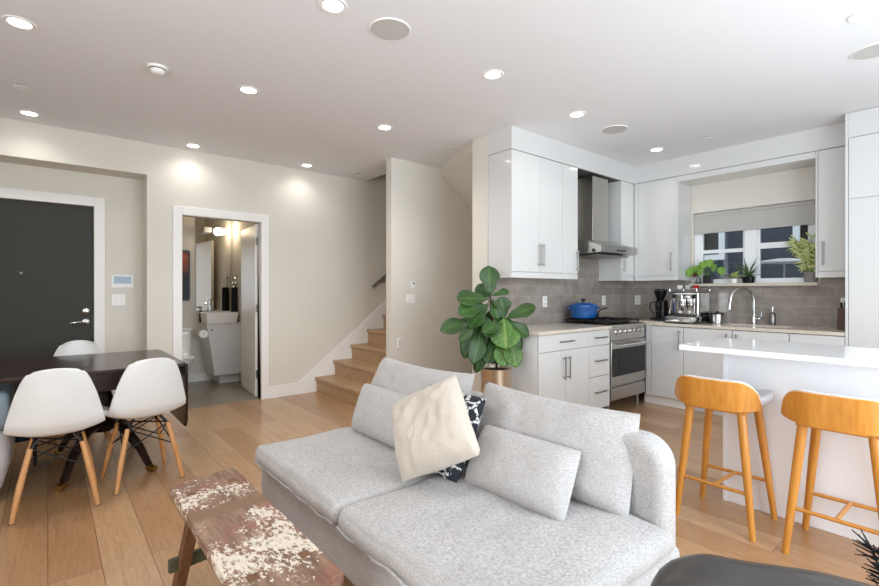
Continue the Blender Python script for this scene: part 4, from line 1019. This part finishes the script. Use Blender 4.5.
solo('hand_towel', MB().rbox((2.015, 6.92, 1.10), (.022, .085, .21), .018, 8, lambda p, u: Vector((p.x + .006 * math.sin(u.y * 9), p.y * (1 - .12 * max(0, u.z)), p.z))), M['towel'], 'black hand towel hanging from the chrome ring in the bathroom', 'towel')
t = T('toilet', 'white toilet partly hidden behind the bathroom door casing', 'toilet', (1.27, 6.8, 0))
part('tank', MB().rbox((1.27, 7.03, .56), (.20, .095, .17), .025, 6), M['ceramic'], t)
part('tank_lid', MB().rbox((1.27, 7.025, .745), (.21, .105, .018), .012, 6), M['ceramic'], t)
bo = part('bowl', MB().lathe([(.09, 0), (.10, .02), (.095, .16), (.13, .28), (.175, .37), (.18, .40), (0, .40)], (0, 0, 0), 30), M['ceramic'], t)
for v in bo.data.vertices:   # oval bowl reaching forward from the tank
    x, y, z = v.co + OFF[t.name]; v.co = Vector((1.27 + x, 6.70 + y * 1.38, z)) - OFF[t.name]
part('seat', MB().rbox((1.27, 6.70, .42), (.185, .25, .018), .017, 6, lambda p, u: Vector((p.x * (1 - .25 * max(0, -u.y) ** 2), p.y, p.z))), M['ceramic'], t)
t = T('toilet_roll_holder', 'chrome toilet roll holder on the side of the vanity', 'toilet roll holder', (1.60, 6.78, .66))
part('arm', MB().tube([(1.615, 6.80, .70), (1.57, 6.80, .70), (1.57, 6.78, .70), (1.57, 6.69, .70)], .007, 8), M['chrome'], t)
solo('toilet_roll', MB().lathe([(.018, 0), (.052, 0), (.052, .10), (.018, .10)], (1.57, 6.695, .689), 26, ax=(0, 1, 0)), M['white'], 'white toilet roll hanging on the chrome holder', 'toilet roll')
t = T('framed_painting', 'dark framed painting with an orange top on the bathroom wall', 'painting', (1.27, 7.14, 1.13))
part('frame', B(1.02, 1.49, 7.125, 7.149, 1.12, 1.145).box(1.02, 1.49, 7.125, 7.149, 1.785, 1.81).box(1.02, 1.04, 7.125, 7.149, 1.145, 1.785).box(1.48, 1.50, 7.125, 7.149, 1.145, 1.785), M['black'], t)
part('canvas', B(1.04, 1.48, 7.135, 7.149, 1.145, 1.785), M['art'], t)

# ================================================================== DINING CORNER
t = T('dining_table', 'dark mahogany drop leaf dining table before the charcoal entry door', 'table', (.1, 4.2, 0))
tt = part('tabletop', B(-.62, .742, 3.70, 4.74, .718, .742), M['table'], t, bevel=.006)
part('apron', B(-.08, .70, 3.74, 3.765, .60, .718).box(-.08, .70, 4.675, 4.70, .60, .718).box(.675, .70, 3.765, 4.675, .60, .718).box(-.08, -.055, 3.765, 4.675, .60, .718), M['table'], t)
part('drop_leaf', MB().prism([(3.705, .735), (4.735, .735), (4.735, .34), (4.70, .285), (3.74, .285), (3.705, .34)], .02, 'x', .747), M['table'], t, bevel=.004)
for px_ in (.31,):
    pd = part('pedestal', MB().lathe([(.0, .22), (.055, .23), (.075, .27), (.05, .31), (.045, .36), (.07, .45), (.05, .52), (.08, .58), (.10, .60), (.0, .60)], (px_, 4.22, 0), 26), M['tabledark'], t)
    for sx_, sy_ in ((-1, -1), (1, -1), (-1, 1), (1, 1)):
        q = [Vector((px_ + sx_ * .02, 4.22 + sy_ * .04, .30)), Vector((px_ + sx_ * .11, 4.22 + sy_ * .18, .27)), Vector((px_ + sx_ * .19, 4.22 + sy_ * .32, .15)), Vector((px_ + sx_ * .235, 4.22 + sy_ * .41, .035)), Vector((px_ + sx_ * .25, 4.22 + sy_ * .44, .022))]
        lg = part('leg', MB().tube(q, [.036, .034, .028, .022, .018], 12), M['tabledark'], t)
        part('toe_cap', MB().tube([Vector((px_ + sx_ * .232, 4.22 + sy_ * .405, .026)), Vector((px_ + sx_ * .262, 4.22 + sy_ * .46, .022))], [.026, .020], 12), M['brass'], lg)

def shell_fn(u, v):
    s = u * 2 - 1
    prof = [(.225, .405, 0.166), (.205, .435, 0.194), (.12, .442, 0.217), (0, .430, 0.225), (-.10, .425, 0.228), (-.165, .445, 0.228), (-.205, .50, 0.221), (-.228, .58, 0.207), (-.248, .67, 0.183), (-.264, .755, 0.153), (-.274, .808, 0.122), (-.277, .830, 0.095)]
    k = v * (len(prof) - 1); i = min(int(k), len(prof) - 2); f = k - i
    y, z, w_ = [prof[i][q] * (1 - f) + prof[i + 1][q] * f for q in range(3)]
    bk = max(0, min(1, (v - .35) / .3))
    e = abs(s) ** 2.4
    return Vector((s * w_, y + e * (.012 + .085 * bk * (1 - .55 * v)), z + e * (.055 * (1 - bk)) - .018 * e * (v > .9)))
def make_chair(lab, group):
    t = T('dining_chair', lab, 'chair', (0, 0, 0), group)
    s = part('seat_shell', MB().grid(shell_fn, 15, 30), M['shell'], t, local=True)
    so = s.modifiers.new('thickness', 'SOLIDIFY'); so.thickness = .007; so.offset = 0
    sb = s.modifiers.new('smooth', 'SUBSURF'); sb.levels = 1; sb.render_levels = 1
    for sx_ in (-1, 1):
        for sy_, fy in ((-1, -.185), (1, .185)):
            lg = part('leg', MB().tube([(sx_ * .115, sy_ * .115 - .01, .375), (sx_ * .155, (sy_ * .115 - .01 + fy) / 2, .19), (sx_ * .188, fy, 0)], [.0135, .0165, .0115], 14), M['beech'], t, local=True)
            part('foot_cap', MB().cyl((sx_ * .1875, fy * .999, .006), (sx_ * .1883, fy * 1.001, 0), .0125, .012, 12), M['nickel'], lg, local=True)
            part('mount', MB().tube([(sx_ * .075, sy_ * .09 - .01, .425), (sx_ * .105, sy_ * .108 - .01, .385), (sx_ * .122, sy_ * .122 - .01, .33)], .009, 8), M['blackwire'], t, local=True)
    wr = MB()
    A = {(a, b): Vector((a * .112, b * .112 - .01, .37)) for a in (-1, 1) for b in (-1, 1)}
    Bm = {(a, b): Vector((a * .142, b * .140 - .01, .235)) for a in (-1, 1) for b in (-1, 1)}
    for p, q in (((-1, -1), (1, -1)), ((1, -1), (1, 1)), ((1, 1), (-1, 1)), ((-1, 1), (-1, -1))):
        wr.cyl(A[p], Bm[q], .0042, n=8); wr.cyl(Bm[p], A[q], .0042, n=8)
    for p, q in (((-1, -1), (1, 1)), ((-1, 1), (1, -1))): wr.cyl(A[p] + UP * .01, A[q] + UP * .01, .005, n=8)
    part('wire_brace', wr, M['blackwire'], t, local=True)
    return t
CG = 'white shell dining chairs'
ch = make_chair('large white shell chair on wooden legs seen from behind, at the left', CG)
ch.location = (.044, 3.575, 0); ch.rotation_euler = (0, 0, math.radians(-2))
dup(ch, (.487, 3.69, 0), math.radians(7), 'white shell chair on wooden legs by the hanging end leaf of the dark table')
dup(ch, (.205, 4.80, 0), math.radians(181), 'white shell chair facing the camera on the far side of the dark table')
# pale grey upholstered chair at the left end of the table and a navy footstool under it
t = T('upholstered_chair', 'pale grey upholstered armchair at the table, cut by the left edge of the view', 'armchair', (-.55, 4.04, 0))
def uf(p, u): return Vector((p.x - .05 * max(0, u.x) * max(0, -u.z), p.y, p.z))
part('seat_base', MB().rbox((-.55, 4.04, .235), (.38, .30, .195), .06, 12, uf), M['greychair'], t)
for y in (3.795, 4.285): part('armrest', MB().rbox((-.56, y, .545), (.385, .055, .115), .045, 12), M['bluegrey'], t, label='blue-grey armrest')
part('backrest', MB().rbox((-.91, 4.04, .56), (.07, .28, .30), .05, 12), M['bluegrey'], t, label='blue-grey backrest')
for x in (-.85, -.27):
    for y in (3.80, 4.28): part('leg', MB().cyl((x, y, 0), (x, y, .06), .016, .02, 12), M['tabledark'], t)
t = T('footstool', 'low navy footstool in the shade under the dining table', 'footstool', (-.17, 4.50, 0))
part('cushion', MB().rbox((-.17, 4.50, .222), (.13, .10, .033), .028, 8), M['navy'], t)
for x in (-.27, -.07):
    for y in (4.44, 4.56): part('leg', MB().cyl((x, y, 0), (x, y, .20), .010, .014, 10), M['tabledark'], t)

# ================================================================== LIVING AREA
# --- bench with peeling paint
bc = Vector((.516, 1.70, 0))
t = T('bench', 'rustic wooden bench with peeling white and red paint in front of the sofa', 'bench', bc)
part('top', MB().prism([(.378, 1.165), (.648, 1.20), (.652, 2.245), (.384, 2.185)], .036, 'z', .414), M['bench'], t, bevel=.004)
m_end = [(.45, 2.03, .42, 2.215), (.59, 2.06, .64, 2.24), (.45, 1.32, .40, 1.16), (.59, 1.33, .635, 1.17)]
for xa, ya, xb, yb in m_end:
    a, b_ = Vector((xa, ya, .415)), Vector((xb, yb, 0)); d = (b_ - a).normalized(); s_ = Vector((1, 0, 0)); s_ = (s_ - d * s_.dot(d)).normalized(); q = d.cross(s_)
    part('leg', MB().obox((a + b_) / 2, s_, q, d, .021, .024, (b_ - a).length / 2 - .002), M['benchleg'], t, bevel=.003)
for (xa, ya), (xb, yb) in (((.375, 2.158), (.68, 2.195)), ((.36, 1.19), (.68, 1.20))):
    a, b_ = Vector((xa, ya, .135)), Vector((xb, yb, .135)); d = (b_ - a).normalized()
    part('stretcher', MB().obox((a + b_) / 2, d, d.cross(UP), UP, (b_ - a).length / 2, .012, .026), M['benchrail'], t, bevel=.003)
for x, y in ((.435, 2.05), (.60, 2.09), (.44, 1.34), (.60, 1.36)):
    part('peg', B(x - .017, x + .017, y - .017, y + .017, .448, .4515), M['benchleg'], t, bevel=.002)

# --- sofa
t = T('sofa', 'light grey fabric sofa without arms in the middle of the room', 'sofa', (1.3, 1.58, 0))
def wr(p, amp, sc, seed):
    return amp * noise.noise(Vector((p.x * sc, p.y * sc, p.z * sc)) + Vector((seed, seed * 1.7, seed * .3)))
def base_fn(p, u):
    return Vector((p.x, p.y, p.z)) + Vector((-.012 * (1 - u.z * u.z) * (u.x < -.9), 0, 0)) + Vector((wr(p, .006, 6, 3), wr(p, .006, 6, 9), 0))
part('base', MB().rbox((1.285, 1.60, .260), (.425, .885, .103), .035, 22, base_fn), M['sofa'], t)
def seat_fn(hx, hy, seed):
    def f(p, u):
        edge = (1 - abs(u.x) ** 6) * (1 - abs(u.y) ** 6)
        z = p.z + (.022 * edge if u.z > 0 else 0)
        q = Vector((p.x, p.y, z))
        if u.z > -.2:
            crease = noise.noise(Vector((p.x * 5 + seed, p.y * 9, seed))) * .008 + noise.noise(Vector((p.x * 14, p.y * 16 + seed, 0))) * .0035
            q.z += crease
            q.z += .010 * math.exp(-((u.x + .93) / .05) ** 2)
        # droop of the front edge over the base
        q.z -= .014 * max(0, -u.x - .80) / .2 * (.6 + .4 * math.sin(p.y * 7 + seed))
        q.x += noise.noise(Vector((0, p.y * 6 + seed, p.z * 8))) * .012
        q.y += noise.noise(Vector((p.x * 6, seed, p.z * 8))) * .008
        return q
    return f
for yc, sd_ in ((2.045, 1.3), (1.15, 5.1)):
    sc_ = part('seat_cushion', MB().rbox((1.226, yc, .401), (.407, .448, .040), .036, 26, seat_fn(.405, .448, sd_)), M['sofa'], t)
    yl, yh = yc - .452, yc + .452
    part('piping', MB().tube([(.821 + .004 * math.sin(k * 2.1), yl + .02 + (yh - yl - .04) * k / 16, .372 + .003 * math.sin(k * 1.7 + sd_)) for k in range(17)], .006, 8), M['sofa'], sc_)
def rr_poly(y0, y1, z0, z1, rr_, n=8):
    p = [(y0, z0), (y1, z0)]
    p += [(y1 - rr_ + rr_ * math.cos(q), z1 - rr_ + rr_ * math.sin(q)) for q in [math.pi / 2 * k / n for k in range(n + 1)]]
    p += [(y0 + rr_ - rr_ * math.sin(q), z1 - rr_ + rr_ * math.cos(q)) for q in [math.pi / 2 * k / n for k in range(n + 1)]]
    return p
part('backrest', MB().prism(rr_poly(.752, 2.50, .165, .722, .105), .13, 'x', 1.635), M['sofa'], t, bevel=.035, seg=5)
for x in (.93, 1.68):
    for y in (.80, 1.58, 2.40): part('leg', MB().cyl((x, y, 0), (x, y, .165), .016, n=14), M['black'], t)

def pillow(name, BL, BR, TL, thick, mat, lab, cat='cushion', group=None, pinch=.05, seed=0., wrk=.010, ears=.03, nu=31, nv=27, sag=.0):
    BL, BR, TL = Vector(BL), Vector(BR), Vector(TL)
    U = (BR - BL) / 2; V = (TL - BL) / 2; c = BL + U + V; N = V.cross(U).normalized()
    if N.x > 0: N = -N
    m = MB()
    def fn(sign):
        def g(a, b):
            u, v = a * 2 - 1, b * 2 - 1
            uu = u * (1 - pinch * (1 - v * v)) * (1 + ears * abs(u * v) ** 5); vv = v * (1 - pinch * (1 - u * u)) * (1 + ears * abs(u * v) ** 5)
            e = max(0, (1 - abs(u) ** 3.2) * (1 - abs(v) ** 3.2)) ** .55
            th = thick / 2 * e * (1 + .12 * v * -1)
            q = c + U * uu + V * vv
            w_ = noise.noise(q * 7 + Vector((seed, 0, seed))) * wrk + noise.noise(q * 19 + Vector((seed, 3, 0))) * wrk * .45
            w_ += wrk * .8 * (abs(noise.noise(Vector((u * 2.2 + seed, v * 1.2 - u * .9, seed * .7)) * 2.0)) - .25)
            # creases fanning out of the corners
            ang_ = math.atan2(v, u); w_ += math.sin(ang_ * 14 + seed) * wrk * .5 * (abs(u * v)) * (1 - max(abs(u), abs(v)) ** 4)
            q = q + N * sign * (th + w_ * e)
            q.z -= sag * (1 - u * u) * max(0, v) ** 2
            return q
        return g
    m.grid(fn(1), nu, nv); m.grid(fn(-1), nu, nv)
    o = solo(name, m, M[mat], lab, cat, group)
    return o
BG = 'light grey sofa back cushions'
pillow('back_cushion', (1.45, 2.47, .455), (1.45, 1.62, .455), (1.66, 2.55, .835), .20, 'sofa', 'large grey back cushion at the far left end of the sofa', 'cushion', BG, .012, 2.2, .018, -.02, sag=.02)
pillow('back_cushion', (1.52, 1.62, .455), (1.56, .835, .44), (1.69, 1.66, .80), .20, 'sofa', 'large grey back cushion leaning at the right end of the sofa', 'cushion', BG, .012, 7.7, .018, -.01, sag=.015)
LG = 'grey lumbar cushions'
pillow('lumbar_cushion', (1.34, 2.40, .455), (1.34, 1.78, .455), (1.47, 2.47, .70), .13, 'sofa', 'grey lumbar cushion standing left of the cream pillow', 'cushion', LG, .012, 4.1, .008, -.02)
pillow('lumbar_cushion', (1.33, 1.44, .455), (1.345, .95, .455), (1.50, 1.48, .66), .14, 'sofa', 'grey lumbar cushion lying before the right back cushion', 'cushion', LG, .012, 9.4, .008, -.02)
# cream pillow standing on one corner: bottom, right, left corner
pillow('throw_pillow', (1.122, 1.584, .462), (1.2115, 1.2146, .654), (1.270, 1.886, .697), .15, 'cream', 'cream linen pillow tilted on its corner in the middle of the sofa', 'pillow', None, .015, 3.3, .026, .0)
pillow('throw_pillow', (1.31, 1.86, .455), (1.285, 1.43, .455), (1.53, 1.90, .77), .12, 'chain', 'dark pillow with white chain print tucked behind the cream pillow', 'pillow', None, .02, 6.3, .010, -.02)

# --- bar stools
def make_stool(lab, group):
    t = T('bar_stool', lab, 'stool', (0, 0, 0), group)
    tops = {(-1, -1): (-.155, -.125), (-1, 1): (-.155, .125), (1, -1): (.105, -.12), (1, 1): (.105, .12)}
    feet = {(-1, -1): (-.195, -.187), (-1, 1): (-.185, .187), (1, -1): (.165, -.185), (1, 1): (.165, .185)}
    for k in tops:
        a, b_ = Vector((*tops[k], .625)), Vector((*feet[k], 0))
        part('leg', MB().tube([a, a.lerp(b_, .35), b_], [.0215, .0205, .0145], 16), M['stoolwood'], t, local=True)
    def at(k, z):
        a, b_ = Vector((*tops[k], .625)), Vector((*feet[k], 0)); return a.lerp(b_, (.625 - z) / .625)
    r1, r2 = at((-1, -1), .222), at((-1, 1), .222); f1, f2 = at((1, -1), .205), at((1, 1), .205)
    part('rung', MB().cyl(r1, r2, .0095, n=12), M['stoolwood'], t, local=True)
    part('rung', MB().cyl(f1, f2, .0095, n=12), M['stoolwood'], t, local=True)
    part('stretcher', MB().cyl((r1 + r2) / 2, (f1 + f2) / 2, .0095, n=12), M['stoolwood'], t, local=True)
    part('seat_rail', MB().prism([(-.175, -.15), (.125, -.14), (.125, .14), (-.175, .15)], .022, 'z', .615), M['stoolwood'], t, local=True, bevel=.004)
    hw = .213
    def top_z(s):
        a = abs(s); r = .46
        if a <= 1 - r: return .787
        q = min(1, (a - (1 - r)) / r); return .665 + .122 * math.sqrt(max(0, 1 - q ** 2.3))
    def bot_z(s): return .636 + .014 * abs(s) ** 4
    def band(x_off, inset, topadd):
        def f(u, v):
            s = u * 2 - 1
            z = bot_z(s) * (1 - v) + (top_z(s) + topadd) * v
            return Vector((-.238 + .10 * abs(s) ** 3.2 + x_off - .012 * v, s * (hw - inset), z))
        return f
    def slab(x0, x1, i0, i1, ta, mat, nm, nu=33, nv=9):
        m = MB(); m.grid(band(x0, i0, ta), nu, nv); m.grid(band(x1, i1, ta), nu, nv)
        f0, f1_ = band(x0, i0, ta), band(x1, i1, ta)
        for v in (0, 1): m.grid(lambda a, b: f0(a, v).lerp(f1_(a, v), b), nu, 3)
        for u in (0, 1): m.grid(lambda a, b: f0(u, a).lerp(f1_(u, a), b), nv, 3)
        return part(nm, m, M[mat], t, local=True)
    slab(0, .009, 0, 0, 0, 'stoolply', 'back_shell')
    slab(.0092, .013, .0, .0, .002, 'plyedge', 'shell_edge')
    slab(.0132, .040, .0, .012, .006, 'stoolfab', 'back_pad')
    def sp(p, u):
        return Vector((p.x, p.y * (1 - .16 * max(0, u.x) ** 2 - .06 * max(0, -u.x) ** 2), p.z + .018 * (abs(u.y) ** 3) + .010 * max(0, u.x) ** 3 - .004))
    part('seat_pad', MB().rbox((.018, 0, .664), (.172, .203, .026), .024, 14, sp), M['stoolfab'], t, local=True)
    return t
SG = 'wooden stools at the island'
s0 = make_stool('honey wood counter stool with grey seat, nearer the sofa end', SG)
s0.location = (2.898, .982, 0)
dup(s0, (2.892, .475, 0), 0, 'honey wood counter stool with grey seat cut by the right edge')

# --- leather chair and dark bristly branch at the lower right corner
t = T('leather_armchair', 'dark grey leather armchair back at the bottom right corner', 'armchair', (1.0, .10, 0), rz=math.radians(23))
def lb(p, u):
    zz = p.z - .075 * max(0, abs(u.y) - .62) ** 2 / .16 * (u.z > -.2)
    return Vector((p.x + .10 * p.z / .22 - .04 * (u.y ** 2), p.y, zz)) + Vector((wr(p, .006, 9, 4), 0, wr(p, .005, 9, 8)))
part('backrest', MB().rbox((-.02, 0, .558), (.06, .37, .195), .055, 22, lb), M['leather'], t, local=True)
part('seat', MB().rbox((-.36, 0, .37), (.29, .31, .075), .06, 16), M['leather'], t, local=True)
for y in (-.365, .365): part('armrest', MB().rbox((-.37, y, .44), (.28, .045, .14), .04, 12), M['leather'], t, local=True)
for x in (-.58, -.08):
    for y in (-.27, .27): part('leg', MB().cyl((x, y, 0), (x, y, .30), .016, .022, 12), M['tabledark'], t, local=True)
bp = Vector((1.375, .072, 0))
t = T('black_branch', 'black bristly decorative branch at the lower right edge', 'dried plant', bp)
part('vase', MB().lathe([(0, 0), (.07, 0), (.085, .02), (.10, .18), (.06, .32), (.035, .40), (.04, .42), (.033, .42), (.028, .39), (.05, .3), (0, .05)], bp, 28), M['black'], t)
br = MB(); nd = MB(); r2 = random.Random(11)
for k in range(7):
    a = r2.uniform(0, 6.28); sp_ = r2.uniform(.03, .11)
    e_ = bp + Vector((math.cos(a) * sp_, math.sin(a) * sp_ + .02, r2.uniform(.68, .75))); b0 = bp + UP * .35
    mid = b0.lerp(e_, .5) + Vector((0, 0, .02)); br.tube([b0, mid, e_], [.004, .0035, .002], 6)
    for q in range(90):
        s_ = r2.uniform(.35, 1.0); p = b0.lerp(e_, s_); a2 = r2.uniform(0, 6.28)
        nd.cyl(p, p + Vector((math.cos(a2) * .032, math.sin(a2) * .032, r2.uniform(-.004, .022))), .0024, .0012, 5)
part('stems', br, M['wire_dark'], t); o = part('bristles', nd, M['wire_dark'], t); o['kind'] = 'stuff'
